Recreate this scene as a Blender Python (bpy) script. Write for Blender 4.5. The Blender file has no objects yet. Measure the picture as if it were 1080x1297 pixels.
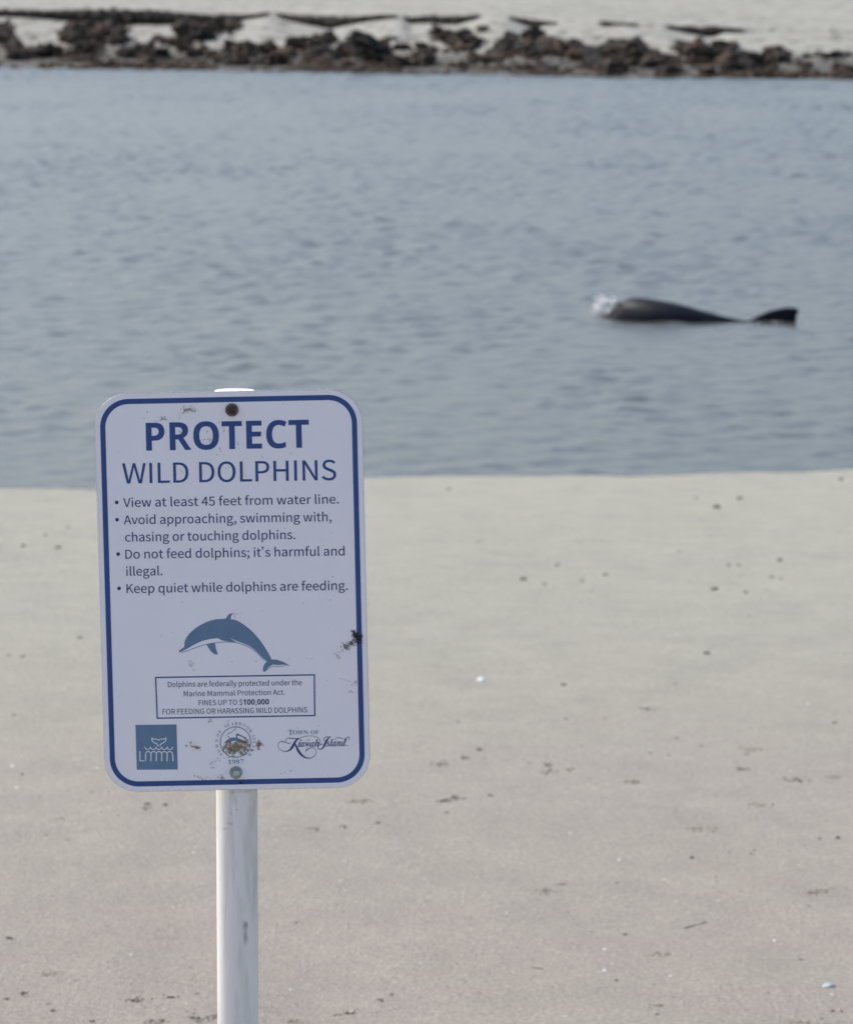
import bpy, bmesh, math, random, json
import numpy as np
from mathutils import Vector, Matrix
from mathutils import noise as mnoise

# ------------------------------------------------------------------ camera, sky, sun, exposure
SC = bpy.context.scene
COL = SC.collection
F, CX, CY, CAMH = 6570.0, 540.0, 648.5, 4.57        # focal length in photograph pixels, image centre, height over the water
PITCH = math.atan(768.5 / F)
cd = bpy.data.cameras.new('camera')
cam = bpy.data.objects.new('camera', cd)
COL.objects.link(cam)
cam.location = (0, 0, CAMH)
cam.rotation_euler = (math.radians(90) - PITCH, 0, 0)
cd.sensor_fit = 'VERTICAL'
cd.sensor_height = 36.0
cd.lens = F / 1297.0 * 36.0
cd.clip_start, cd.clip_end = 0.1, 6000
cd.dof.use_dof = True
cd.dof.focus_distance = 6.3
cd.dof.aperture_fstop = 21
SC.camera = cam

SUN_EL, SUN_BACK = 44.0, 33.0                        # sun to the left, a little behind the sign
sdir = Vector((-math.cos(math.radians(SUN_EL)) * math.cos(math.radians(SUN_BACK)),
               math.cos(math.radians(SUN_EL)) * math.sin(math.radians(SUN_BACK)),
               math.sin(math.radians(SUN_EL))))
wd = bpy.data.worlds.new('World')
SC.world = wd
wd.use_nodes = True
wn = wd.node_tree
sky = wn.nodes.new('ShaderNodeTexSky')
sky.sky_type = 'NISHITA'
sky.sun_disc = False
sky.sun_elevation = math.radians(SUN_EL)
sky.sun_rotation = math.atan2(sdir.x, sdir.y)        # clockwise from +Y
sky.air_density, sky.dust_density, sky.ozone_density = 1.0, 3.0, 1.0
wn.nodes['Background'].inputs['Strength'].default_value = 0.15
wn.links.new(sky.outputs[0], wn.nodes['Background'].inputs['Color'])
sl = bpy.data.lights.new('sun', 'SUN')
sl.energy, sl.angle, sl.color = 2.15, math.radians(0.7), (1.0, 0.965, 0.9)
so = bpy.data.objects.new('sun', sl)
so.rotation_euler = sdir.to_track_quat('Z', 'Y').to_euler()
COL.objects.link(so)
SC.view_settings.view_transform = 'Standard'
SC.view_settings.look = 'None'
SC.view_settings.exposure = 0.54
SC.view_settings.gamma = 1.0
SC.view_settings.use_curve_mapping = False
SC.cycles.max_bounces = 6

# ------------------------------------------------------------------ helpers
rnd = random.Random(7)
FW = Vector((0, math.cos(PITCH), -math.sin(PITCH)))
UP = Vector((0, math.sin(PITCH), math.cos(PITCH)))
CAM = Vector((0, 0, CAMH))

def ray(px, py):
    return FW + Vector((1, 0, 0)) * ((px - CX) / F) + UP * ((CY - py) / F)

def at_z(px, py, z=0.0):
    d = ray(px, py)
    return CAM + d * ((z - CAMH) / d.z)

def at_y(px, py, y):
    d = ray(px, py)
    return CAM + d * (y / d.y)

def tag(o, label=None, cat=None, group=None, kind=None):
    if label: o['label'] = label
    if cat: o['category'] = cat
    if group: o['group'] = group
    if kind: o['kind'] = kind
    return o

def empty(name, loc=(0, 0, 0)):
    o = bpy.data.objects.new(name, None)
    o.location = loc
    o.empty_display_size = 0.05
    COL.objects.link(o)
    return o

def link(name, me, mat=None, parent=None, loc=(0, 0, 0), smooth=False):
    if mat and not me.materials:
        me.materials.append(mat)
    if smooth:
        me.polygons.foreach_set('use_smooth', [True] * len(me.polygons))
    o = bpy.data.objects.new(name, me)
    o.location = loc
    COL.objects.link(o)
    if parent: o.parent = parent
    return o

def from_bm(name, bm, mat=None, parent=None, loc=(0, 0, 0), smooth=False):
    me = bpy.data.meshes.new(name)
    bm.to_mesh(me)
    bm.free()
    return link(name, me, mat, parent, loc, smooth)

def from_np(name, V, Fc, mat=None, smooth=True):
    me = bpy.data.meshes.new(name)
    k = Fc.shape[1]
    me.vertices.add(len(V)); me.vertices.foreach_set('co', V.astype(np.float32).ravel())
    me.loops.add(Fc.size); me.loops.foreach_set('vertex_index', Fc.astype(np.int32).ravel())
    me.polygons.add(len(Fc))
    me.polygons.foreach_set('loop_start', np.arange(0, Fc.size, k, dtype=np.int32))
    if smooth: me.polygons.foreach_set('use_smooth', np.ones(len(Fc), dtype=bool))
    me.update(calc_edges=True)
    me.validate()
    if mat: me.materials.append(mat)
    return me

def grid(name, xs, ys, zf, mat):
    X, Y = np.meshgrid(xs, ys)
    Z = zf(X, Y)
    V = np.stack([X.ravel(), Y.ravel(), Z.ravel()], 1)
    nx, ny = len(xs), len(ys)
    i = (np.arange(ny - 1)[:, None] * nx + np.arange(nx - 1)[None, :]).ravel()
    return link(name, from_np(name, V, np.stack([i, i + 1, i + nx + 1, i + nx], 1), mat))

def vnoise(x, y, seed=0):
    xi, yi = np.floor(x).astype(np.int64), np.floor(y).astype(np.int64)
    fx, fy = x - xi, y - yi
    fx, fy = fx * fx * (3 - 2 * fx), fy * fy * (3 - 2 * fy)
    def h(a, b):
        n = (a * 374761393 + b * 668265263 + seed * 1442695041) & 0xffffffff
        n = ((n ^ (n >> 13)) * 1274126177) & 0xffffffff
        n = n ^ (n >> 16)
        return (n & 0xffff) / 65535.0 * 2 - 1
    return ((h(xi, yi) * (1 - fx) + h(xi + 1, yi) * fx) * (1 - fy)
            + (h(xi, yi + 1) * (1 - fx) + h(xi + 1, yi + 1) * fx) * fy)

def fbm(x, y, oct=3, seed=0):
    r, a = 0, 1.0
    for i in range(oct):
        r = r + a * vnoise(x * 2.03 ** i, y * 2.03 ** i, seed + i * 17)
        a *= 0.5
    return r

# ------------------------------------------------------------------ materials
class M:
    """small wrapper for node materials"""
    def __init__(s, name, color=(.5, .5, .5), rough=.6, spec=.5, metal=0.0):
        s.m = bpy.data.materials.new(name); s.m.use_nodes = True
        s.t = s.m.node_tree; s.b = s.t.nodes['Principled BSDF']
        s.b.inputs['Base Color'].default_value = (*color, 1)
        s.b.inputs['Roughness'].default_value = rough
        s.b.inputs['Specular IOR Level'].default_value = spec
        s.b.inputs['Metallic'].default_value = metal
    def n(s, typ, **kw):
        nd = s.t.nodes.new(typ)
        for k, v in kw.items(): setattr(nd, k, v)
        return nd
    def l(s, a, b): s.t.links.new(a, b)
    def pos(s, scale=(1, 1, 1), obj=False):
        mp = s.n('ShaderNodeMapping'); mp.inputs['Scale'].default_value = scale
        if obj: s.l(s.n('ShaderNodeTexCoord').outputs['Object'], mp.inputs[0])
        else: s.l(s.n('ShaderNodeNewGeometry').outputs['Position'], mp.inputs[0])
        return mp.outputs[0]
    def noise(s, vec, scale, detail=3, rough=.5):
        nd = s.n('ShaderNodeTexNoise'); s.l(vec, nd.inputs['Vector'])
        nd.inputs['Scale'].default_value = scale; nd.inputs['Detail'].default_value = detail
        nd.inputs['Roughness'].default_value = rough
        return nd.outputs['Fac']
    def ramp(s, fac, stops):
        r = s.n('ShaderNodeValToRGB'); s.l(fac, r.inputs[0]); e = r.color_ramp.elements
        while len(e) < len(stops): e.new(.5)
        for i, (p, c) in enumerate(stops):
            e[i].position = p; e[i].color = (*(c if isinstance(c, tuple) else (c, c, c)), 1)
        return r.outputs[0]
    def mix(s, fac, a, b, mode='MIX'):
        x = s.n('ShaderNodeMix', data_type='RGBA', blend_type=mode)
        for sock, v in ((x.inputs[0], fac), (x.inputs[6], a), (x.inputs[7], b)):
            if hasattr(v, 'links') or isinstance(v, bpy.types.NodeSocket): s.l(v, sock)
            elif isinstance(v, tuple): sock.default_value = (*v, 1)
            else: sock.default_value = v
        return x.outputs[2]
    def bump(s, h, dist, strength=1.0, prev=None):
        b = s.n('ShaderNodeBump'); s.l(h, b.inputs['Height'])
        b.inputs['Distance'].default_value = dist; b.inputs['Strength'].default_value = strength
        if prev is not None: s.l(prev, b.inputs['Normal'])
        return b.outputs[0]
    def col(s, c): s.l(c, s.b.inputs['Base Color']); return s
    def nrm(s, n): s.l(n, s.b.inputs['Normal']); return s

def sand_mat(name, base, warm, pink):
    s = M(name, rough=.9, spec=.25)
    big = s.noise(s.pos((.5, .9, 1)), 1.0, 4, .55)
    streak = s.noise(s.pos((.9, 1.3, 1)), 1.0, 5, .65)
    mid = s.noise(s.pos((5, 2.2, 1)), 1.0, 5, .65)
    g1 = s.noise(s.pos((1, .42, 1)), 125, 5, .8)
    g2 = s.noise(s.pos((1, .5, 1)), 600, 1, .5)
    c = s.mix(s.ramp(big, [(.35, 0.0), (.65, 1.0)]), base, pink)
    sp = s.n('ShaderNodeSeparateXYZ'); s.l(s.n('ShaderNodeNewGeometry').outputs['Position'], sp.inputs[0])
    mr = s.n('ShaderNodeMapRange'); s.l(sp.outputs['Y'], mr.inputs['Value'])
    mr.inputs['From Min'].default_value = 22; mr.inputs['From Max'].default_value = 11
    c = s.mix(mr.outputs[0], c, (.380, .339, .294))
    c = s.mix(s.ramp(streak, [(.5, 0.0), (.75, .35)]), c, warm)
    c = s.mix(1.0, c, s.ramp(mid, [(.25, .90), (.75, 1.07)]), 'MULTIPLY')
    c = s.mix(1.0, c, s.ramp(g1, [(.27, .22), (.41, .82), (.6, 1.12), (.71, 1.95)]), 'MULTIPLY')
    c = s.mix(1.0, c, s.ramp(g2, [(.25, .78), (.75, 1.2)]), 'MULTIPLY')
    s.col(c)
    n1 = s.bump(g1, .008, 1.0)
    n2 = s.bump(mid, .012, .5, n1)
    s.nrm(n2)
    return s.m

SAND = sand_mat('beach_sand', (.385, .376, .312), (.402, .392, .322), (.38, .362, .308))

def far_sand_mat():
    s = M('far_sand', rough=.9, spec=.2)
    big = s.noise(s.pos((.15, .1, 1)), 1.0, 4, .6)
    c = s.mix(s.ramp(big, [(.35, 0.0), (.65, 1.0)]), (.345, .335, .29), (.31, .305, .265))
    sep = s.n('ShaderNodeSeparateXYZ'); s.l(s.n('ShaderNodeNewGeometry').outputs['Position'], sep.inputs[0])
    mr = s.n('ShaderNodeMapRange'); s.l(sep.outputs['Z'], mr.inputs['Value'])
    mr.inputs['From Min'].default_value = .55; mr.inputs['From Max'].default_value = .1
    # wet mud with pebbles close to the water
    pn = s.noise(s.pos((2.2, 1.5, 2)), 1.0, 5, .65)
    ad = s.n('ShaderNodeMath', operation='MULTIPLY_ADD'); s.l(mr.outputs[0], ad.inputs[0])
    ad.inputs[1].default_value = .45; s.l(pn, ad.inputs[2])
    wet = s.ramp(ad.outputs[0], [(.50, 0.0), (.68, 1.0)])
    c = s.mix(wet, c, (.105, .10, .088))
    s.col(c)
    s.nrm(s.bump(pn, .05, .6))
    return s.m

def water_mat():
    s = M('river_water', (.058, .062, .052), rough=.26, spec=.5)
    s.b.inputs['IOR'].default_value = 1.333
    a = s.noise(s.pos((1.0, 1.0, 1)), 1.1, 3, .5)
    b = s.noise(s.pos((1.0, 1.0, 1)), 6.0, 5, .65)
    s.nrm(s.bump(b, .03, .55, s.bump(a, .05, .4)))
    return s.m

def rock_mat(name, cols):
    s = M(name, rough=.85, spec=.3)
    r = s.n('ShaderNodeObjectInfo').outputs['Random']
    c = s.ramp(r, cols)
    p = s.pos((1, 1, 1))
    n = s.noise(p, 9, 5, .7)
    c = s.mix(1.0, c, s.ramp(n, [(.3, .45), (.7, 1.7)]), 'MULTIPLY')
    sh = s.noise(p, 6.0, 3, .5)
    c = s.mix(s.ramp(sh, [(.62, 0.0), (.72, .6)]), c, (.15, .12, .095))
    s.col(c); s.nrm(s.bump(n, .06, 1.0))
    return s.m

ROCK = rock_mat('brown_rock', [(0.0, (.022, .018, .014)), (.5, (.036, .026, .018)), (.85, (.062, .040, .026)), (1.0, (.10, .062, .038))])
PEAT = rock_mat('dark_peat', [(0.0, (.025, .022, .016)), (1.0, (.032, .027, .018))])

def plain(name, color, rough=.6, spec=.5, metal=0.0, var=None, scale=30, bump=0.0):
    s = M(name, color, rough, spec, metal)
    n = s.noise(s.pos(obj=True), scale, 4, .6)
    lo, hi = var or (.92, 1.08)
    s.col(s.mix(1.0, color, s.ramp(n, [(.3, lo), (.7, hi)]), 'MULTIPLY'))
    if bump: s.nrm(s.bump(n, bump, 1.0))
    return s.m

# ------------------------------------------------------------------ near beach
CREST = [(-2500, 622), (-200, 625), (0, 621.5), (130, 618.5), (330, 612), (470, 607), (560, 605), (800, 604), (870, 601), (960, 597), (1080, 594), (1300, 590), (3500, 586)]
cpts = []
for px, py in CREST:
    d = ray(px, py); s = -d.z / d.y
    y = 1.45 / (s - .0723)
    cpts.append((d.x / d.y * y, y))
CXS, CYS = [p[0] for p in cpts], [p[1] for p in cpts]

def beach_z(X, Y, fine=True):
    yc = np.interp(X, CXS, CYS) + .25 * fbm(X * .9, X * 0 + 3.3, 2, 5)
    z = CAMH - 1.45 - .0723 * Y
    z = np.where(Y > yc, CAMH - 1.45 - .0723 * yc - .30 * (Y - yc) - .03, z)
    if fine:
        z = z + .013 * fbm(X * 1.0, Y * .42, 4, 1) + .0030 * fbm(X * 4.5, Y * 1.3, 3, 2) + .0009 * vnoise(X * 21, Y * 14, 9)
    z = np.where(Y < 0, CAMH - 1.45 + .02 * np.minimum(-Y, 40), z)
    return np.maximum(z, -2.5)

def bz(x, y): return float(beach_z(np.array([float(x)]), np.array([float(y)]))[0])

def on_beach(px, py):
    p = at_y(px, py, 12.0)
    for _ in range(12):
        z = bz(p.x, p.y)
        d = ray(px, py)
        p = CAM + d * ((z - CAMH) / d.z)
    return p

def spread(lo, hi, step, far, n):
    mid = np.arange(lo, hi + 1e-6, step)
    g = np.geomspace(step, far, n)
    return np.concatenate([(lo - g)[::-1], mid, hi + g])

bx = spread(-4.6, 4.6, .045, 1500, 40)
by = np.concatenate([-np.geomspace(.5, 1500, 25)[::-1], np.arange(0, 7.5, .25), np.arange(7.6, 26, .035), np.arange(26.05, 44, .06), [46, 50, 60]])
beach = tag(grid('beach', bx, by, beach_z, SAND), kind='structure')

# ------------------------------------------------------------------ far shore
SH = [(-60, 85.2), (0, 86), (270, 88.5), (540, 93), (810, 98), (1080, 101), (1150, 101.5)]
spts = [at_z(px, py) for px, py in SH]
SX, SY = [p.x for p in spts], [p.y for p in spts]
def shore_y(X):
    b = np.interp(X, SX, SY)
    return b + .35 * fbm(X * .35, X * 0 + 1.7, 3, 21)

SCARP = [(-120, 12, 20), (0, 12, 20), (50, 14, 22), (95, 13, 25), (130, 13, 30), (175, 14, 30), (225, 17, 30), (265, 19, 27), (300, 19, 26), (325, 18, 22), (345, 15, 19), (365, 19, 26),
         (395, 21, 32), (420, 22, 35), (450, 21, 29), (485, 19, 23), (505, 19, 21), (520, 22, 29), (545, 20, 28), (575, 21, 30), (592, 20, 26), (610, 18, 20), (640, 20, 22), (655, 23, 28), (672, 25, 34),
         (688, 27, 31), (702, 28, 29.4), (750, 28, 29.5), (765, 27, 31), (780, 29, 31), (800, 30, 31), (835, 31, 33), (850, 33, 38), (885, 35, 43), (900, 34, 45), (915, 35, 38), (930, 36, 37.4), (1080, 38, 39.5), (1200, 39, 40.5)]
sc = []
for px, a, b in SCARP:
    x = (px - CX) / F * 152.0
    y = float(np.interp(x, SX, SY)) + 11.0
    x = (px - CX) / F * y
    sc.append((x, at_y(px, a, y).z, at_y(px, b, y).z))
ZX = np.array([s[0] for s in sc]); ZT = np.array([s[1] for s in sc]); ZB = np.array([s[2] for s in sc])

ZSX = np.linspace(ZX[0], ZX[-1], 60)
ZSY = np.convolve(np.pad(np.interp(ZSX, ZX, ZT), 9, mode='edge'), np.ones(19) / 19, mode='valid')

def far_z(X, Y, fine=True):
    t = Y - shore_y(X)
    base = np.interp(X, SX, SY)
    tt = Y - base
    zb, zt = np.interp(X, ZX, ZB), np.interp(X, ZX, ZT)
    z = np.interp(t, [-60, -3, 0, .7, 4.5], [-2.5, -.5, 0, .10, .40])
    k = np.clip((t - 4.5) / 6.3, 0, 1)
    z = z * (1 - k) + (zb - .03) * k
    zs = np.interp(X, ZSX, ZSY)
    q = np.clip((tt - 11) / 5, 0, 1); q = q * q * (3 - 2 * q)
    z = np.where(tt > 11.0, zt * (1 - q) + zs * q + .003 * (tt - 11.0) + .25 * (1 - np.exp(-np.maximum(tt - 11, 0) / 300)), z)
    if fine:
        near = np.clip(t / 2, 0, 1) * np.exp(-np.maximum(t - 4, 0) / 5)
        z = z + near * .10 * fbm(X * .8, Y * .6, 3, 31) + .012 * fbm(X * 1.7, Y * .9, 2, 33) * (t > 0)
    return z

def fz(x, y): return float(far_z(np.array([float(x)]), np.array([float(y)]))[0])

def on_far(px, py):
    d = ray(px, py)
    y = np.arange(134.0, 190.0, .12)
    hit = np.nonzero(CAMH + d.z / d.y * y <= np.maximum(far_z(d.x / d.y * y, y), 0))[0]
    return CAM + d * ((float(y[hit[0]]) if len(hit) else 165) / d.y)

fx = spread(-18, 18, .15, 2500, 34)
fy = np.concatenate([np.arange(120, 134, 1.0), np.arange(134, 162, .12), 162 + np.geomspace(.3, 4500, 45)])
far = tag(grid('far_shore', fx, fy, far_z, far_sand_mat()), kind='structure')

# ------------------------------------------------------------------ water
rs = np.random.RandomState(4)
WV = []
for i in range(90):
    lam = 10 ** rs.uniform(math.log10(.20), math.log10(.95))
    th = rs.normal(math.radians(12), math.radians(42))
    WV.append((2 * math.pi / lam * math.cos(th), 2 * math.pi / lam * math.sin(th), rs.uniform(0, 6.28), (.0023 * lam ** .8)))
def water_z(X, Y):
    z = np.zeros_like(X)
    for kx, ky, ph, a in WV:
        z += a * np.sin(kx * X + ky * Y + ph)
    gust = 1 + .45 * fbm(X * .3, Y * .12, 3, 41)
    fade = np.clip((18 - np.abs(X)) / 5, 0, 1) * np.clip((152 - Y) / 5, 0, 1)
    return (z * gust + np.maximum(z, 0) ** 2 * 8) * fade
wx = spread(-15, 15, .10, 2500, 26)
wy = np.concatenate([np.arange(33, 36, .5), np.arange(36, 75, .07), np.arange(75, 150, .12), [155, 170]])
water = tag(grid('water', wx, wy, water_z, water_mat()), kind='structure')

# ------------------------------------------------------------------ eroded bank ledge on the far shore
def ledge(x0, x1, label):
    n = int((x1 - x0) / .045)
    xs = np.linspace(x0, x1, n)
    V, Fc = [], []
    m = 12
    for i, x in enumerate(xs):
        zt, zb = float(np.interp(x, ZX, ZT)), float(np.interp(x, ZX, ZB))
        y0 = float(np.interp(x, SX, SY)) + 11.0
        end = min(1, (x - x0) / .35, (x1 - x) / .35)
        h = max((zt - zb) / 2, .012) * (.2 + .8 * max(end, 0)) * (1.35 if zt - zb > .15 else .9)
        zc = zt - h
        for j in range(m):
            a = j / m * 2 * math.pi
            nz = mnoise.noise(Vector((x * 4.5, math.cos(a) * 1.3, math.sin(a) * 1.3))) + .6 * mnoise.noise(Vector((x * 13, math.cos(a) * 3, math.sin(a) * 3 + 9)))
            r = 1 + .38 * nz
            V.append((x, y0 + .03 + math.cos(a) * .42 * (.4 + h) * r, zc + math.sin(a) * h * 1.08 * r + .01))
    for i in range(n - 1):
        for j in range(m):
            a, b = i * m + j, i * m + (j + 1) % m
            Fc.append((a, b, b + m, a + m))
    o = link('bank_ledge', from_np('bank_ledge', np.array(V), np.array(Fc), PEAT))
    return tag(o, label, 'bank ledge')

def lx(px): return (px - CX) / F * 153.5
for a, b, lab in [(-110, 338, 'long dark overhanging ledge of the eroded sand bank at the upper left'),
                  (348, 502, 'sagging dark ledge of the eroded bank above the cone shaped rock heap'),
                  (510, 606, 'short dark ledge of the eroded bank near the middle of the far shore'),
                  (642, 702, 'small drooping dark ledge of the eroded bank right of the middle'),
                  (752, 800, 'tiny faint dark ledge in the pale sand of the far bank'),
                  (834, 928, 'lens shaped dark ledge of the eroded bank at the upper right')]:
    ledge(lx(a), lx(b), lab)

# ------------------------------------------------------------------ rocks on the far shore
def lump(sub, seed, amp=.45, squash=.8):
    bm = bmesh.new()
    bmesh.ops.create_icosphere(bm, subdivisions=sub, radius=1)
    o = Vector((seed * 7.3, seed * 3.1, seed * 1.7))
    for v in bm.verts:
        p = v.co.copy()
        k = 1 + amp * mnoise.noise(p * 1.1 + o) + amp * .7 * mnoise.noise(p * 2.6 + o) + amp * .35 * mnoise.noise(p * 5.5 + o)
        v.co = p * k
        v.co.z *= squash
    me = bpy.data.meshes.new('rock')
    bm.to_mesh(me); bm.free()
    me.polygons.foreach_set('use_smooth', [False] * len(me.polygons))
    return me
ROCKS = [lump(3, i + 1, .6, rnd.uniform(.65, .95)) for i in range(14)]
for me in ROCKS: me.materials.append(ROCK)
CL = [
 (6,44,14,15,5,'dark brown rock in the tall heap at the left edge of the far shore'),
 (25,68,18,9,5,'brown rock low on the mud below the left edge heap'),
 (58,67,16,8,4,'brown rock in the low patch right of the left edge heap'),
 (96,44,18,9,5,'dark rock on the left flank of the biggest rock heap under the long ledge'),
 (132,36,36,12,12,'dark brown rock in the biggest heap under the long ledge'),
 (128,52,46,8,9,'dark rock at the foot of the biggest heap under the long ledge'),
 (108,68,26,9,6,'brown rock on the mud below the biggest heap'),
 (178,70,24,9,7,'dark rock near the waterline right of the biggest heap'),
 (140,82,24,2,3,'small rock at the waterline below the biggest heap'),
 (212,53,22,3,4,'dark rock in the thin row between the two left heaps'),
 (240,58,15,7,4,'rock on the left foot of the second heap under the long ledge'),
 (258,40,24,10,8,'dark brown rock in the second heap under the long ledge'),
 (294,36,9,9,3,'rock at the right end of the second heap under the long ledge'),
 (262,72,20,8,4,'small brown rock on the mud below the second heap'),
 (303,72,26,11,8,'reddish brown rock in the low heap under the bare sand slope'),
 (340,60,10,8,3,'upright rock between the low heap and the long rock row'),
 (350,78,20,7,5,'brown rock at the waterline end of the long rock row'),
 (376,66,25,7,6,'dark rock in the long rock row left of the cone shaped heap'),
 (405,56,20,7,6,'dark rock on the crest of the long rock row'),
 (415,76,28,9,8,'brown rock at the waterline under the long rock row'),
 (442,64,14,7,4,'rock between the long rock row and the cone shaped heap'),
 (470,66,20,9,7,'dark rock at the base of the cone shaped heap'),
 (490,80,24,6,6,'dark rock at the waterline below the cone shaped heap'),
 (525,62,26,2,5,'dark rock in the thin row right of the cone shaped heap'),
 (537,78,8,8,3,'rounded dark rock at the waterline near the middle'),
 (568,48,18,7,6,'dark rock in the ragged heap under the short middle ledge'),
 (598,56,20,8,6,'dark rock on the right side of the ragged middle heap'),
 (612,38,11,3,2,'dark rock lying alone high on the middle sand slope'),
 (560,64,30,3,5,'dark rock at the foot of the ragged middle heap'),
 (600,73,5,5,2,'small rock below the ragged middle heap'),
 (626,70,18,6,5,'brown rock right of the middle on the wet mud'),
 (646,57,10,9,4,'upright dark rock right of the middle heap'),
 (672,56,5,10,3,'rock in the narrow column under the drooping ledge'),
 (672,68,18,5,4,'brown rock on the mud under the drooping ledge'),
 (668,86,14,3,2,'dark rock at the waterline under the drooping ledge'),
 (700,62,18,9,8,'dark rock in the heap right of the drooping ledge'),
 (725,62,8,8,3,'narrow rock between the two right hand heaps'),
 (585,86,6,3,2,'dark rock at the waterline under the ragged middle heap'),
 (775,86,38,6,9,'reddish brown rock at the waterline of the broad right heap'),
 (742,72,16,6,4,'brown rock on the left flank of the broad right heap'),
 (772,66,20,6,5,'dark rock on the crest of the broad right heap'),
 (796,57,12,7,4,'dark rock at the peak of the broad right heap'),
 (800,75,18,6,5,'dark rock in the middle of the broad right heap'),
 (834,74,20,8,5,'dark rock between the broad right heap and the dark right heap'),
 (843,91,10,4,3,'small dark rock at the waterline left of the dark right heap'),
 (870,62,20,7,6,'dark rock on the left side of the dark right heap'),
 (886,53,6,3,2,'small rock topping the dark right heap below the lens ledge'),
 (886,73,28,8,8,'dark rock in the body of the dark right heap'),
 (920,63,12,6,4,'dark rock on the right peak of the dark right heap'),
 (932,78,28,10,9,'dark rock on the right flank of the dark right heap'),
 (905,93,20,3,4,'small rock at the waterline under the dark right heap'),
 (968,77,22,6,6,'dark rock trailing off right of the dark right heap'),
 (990,70,20,2,4,'dark rock in the thin line near the right edge'),
 (1040,71,40,1.5,8,'dark rock in the long thin line at the right edge'),
 (1020,84,8,3,2,'small dark rock on the pale mud near the right edge'),
 (1067,87,9,4,2,'dark rock on the pale mud at the right edge'),
 (985,96,35,2,5,'small rock at the waterline near the right edge'),
]
def place_rock(px, py, r, label, group='rocks along the far shore', sink=.35):
    p = on_far(px, py)
    o = bpy.data.objects.new('rock', rnd.choice(ROCKS))
    o.location = (p.x, p.y, max(p.z, 0) + r * (1 - 2 * sink) * .8)
    o.rotation_euler = (rnd.uniform(-.5, .5), rnd.uniform(-.5, .5), rnd.uniform(0, 6.28))
    o.scale = (r * rnd.uniform(.9, 1.75), r * rnd.uniform(.8, 1.3), r * rnd.uniform(.6, 1.15))
    COL.objects.link(o)
    tag(o, label, 'rock', group)
    return o
for cx_, cy_, rx_, ry_, n_, lab in CL:
    mine = []
    for k in range(n_):
        a, q = rnd.uniform(0, 6.28), math.sqrt(rnd.random())
        r = rnd.uniform(.13, .27) + min(ry_, 10) * .005
        if ry_ < 4: r = rnd.uniform(.08, .16)
        o = place_rock(cx_ + rx_ * .9 * q * math.cos(a), cy_ + ry_ * 1.0 * q * math.sin(a) + r * 6, r, lab)
        mine.append(o)
    if n_ >= 3:
        for word, key in (('leftmost', lambda o: o.location.x / o.location.y), ('rightmost', lambda o: -o.location.x / o.location.y), ('highest', lambda o: -o.location.z), ('lowest', lambda o: o.location.z), ('largest', lambda o: -o.scale.x), ('smallest', lambda o: o.scale.x), ('broadest', lambda o: -o.scale.x)):
            if len(mine) > 1:
                o = min(mine, key=key); mine.remove(o)
                o['label'] = word + ' ' + lab
place_rock(467, 71, .42, 'large reddish brown rock forming the tip of the cone shaped heap', sink=.05)
place_rock(498, 50, .10, 'small dark rock alone on the sand right of the cone shaped heap')
place_rock(690, 50, .10, 'single small dark rock on the sand above the heap right of the drooping ledge')
place_rock(772, 52, .10, 'single small dark rock on the sand left of the broad right heap peak')

# rubble between the rocks, past counting
def scatter_mesh(name, pts, sizes, seed, mat, squash=.6, jitter=.5):
    rs2 = np.random.RandomState(seed)
    t = (1 + 5 ** .5) / 2
    B = np.array([(0, 0, 1), (.9, 0, .1), (-.3, .85, .15), (-.6, -.7, .1), (.35, -.8, .2), (0, 0, -.8)])
    T = np.array([(0, 1, 2), (0, 2, 3), (0, 3, 4), (0, 4, 1), (5, 2, 1), (5, 3, 2), (5, 4, 3), (5, 1, 4)])
    n = len(pts)
    ang = rs2.uniform(0, 6.28, n)
    V = np.repeat(B[None], n, 0) * (1 + jitter * rs2.uniform(-1, 1, (n, 6, 1)))
    c, s_ = np.cos(ang)[:, None], np.sin(ang)[:, None]
    X, Y = V[..., 0] * c - V[..., 1] * s_, V[..., 0] * s_ + V[..., 1] * c
    el = rs2.uniform(.5, 1.6, (n, 1))
    V = np.stack([X * el, Y, V[..., 2] * squash], -1) * np.asarray(sizes)[:, None, None] + np.asarray(pts)[:, None, :]
    Fc = (T[None] + (np.arange(n) * 6)[:, None, None]).reshape(-1, 3)
    return from_np(name, V.reshape(-1, 3), Fc, mat, smooth=False)

def rubble():
    X = np.random.RandomState(11).uniform(-17, 17, 5200)
    T = np.random.RandomState(12).exponential(1.3, 5200)
    keep = (fbm(X * .6, T * .5, 3, 61) > -.02) | ((T < .3) & (fbm(X * .9, T, 2, 63) > -.35))
    X, T = X[keep], T[keep]
    Y = shore_y(X) - .1 + T
    Z = far_z(X, Y)
    keep = T < 6
    pts = np.stack([X, Y, Z + .01], 1)[keep]
    extra = []
    for cx_, cy_, rx_, ry_, n_, lab in CL:
        for k in range(int(3 + rx_ * ry_ * .09)):
            a, q = rnd.uniform(0, 6.28), math.sqrt(rnd.random()) * 1.1
            p = on_far(cx_ + rx_ * q * math.cos(a), cy_ + ry_ * q * math.sin(a) + 2)
            extra.append((p.x, p.y, max(p.z, 0) + rnd.uniform(0, .12)))
    nb = len(pts)
    pts = np.concatenate([pts, np.array(extra)])
    sz = np.random.RandomState(13).gamma(3, .019, len(pts)) + .015
    sz[nb:] = sz[nb:] * .8 + .05
    return tag(link('rock_rubble', scatter_mesh('rock_rubble', pts, sz, 14, ROCK)),
               'loose dark rubble strewn along the far waterline between the rocks', 'rubble', kind='stuff')
rubble()

# ------------------------------------------------------------------ dolphin
def wl(px):
    return at_z(px, 396.0 + 12.0 * (1 - math.exp(-max(px - 745, 0) / 65.0)))

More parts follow.
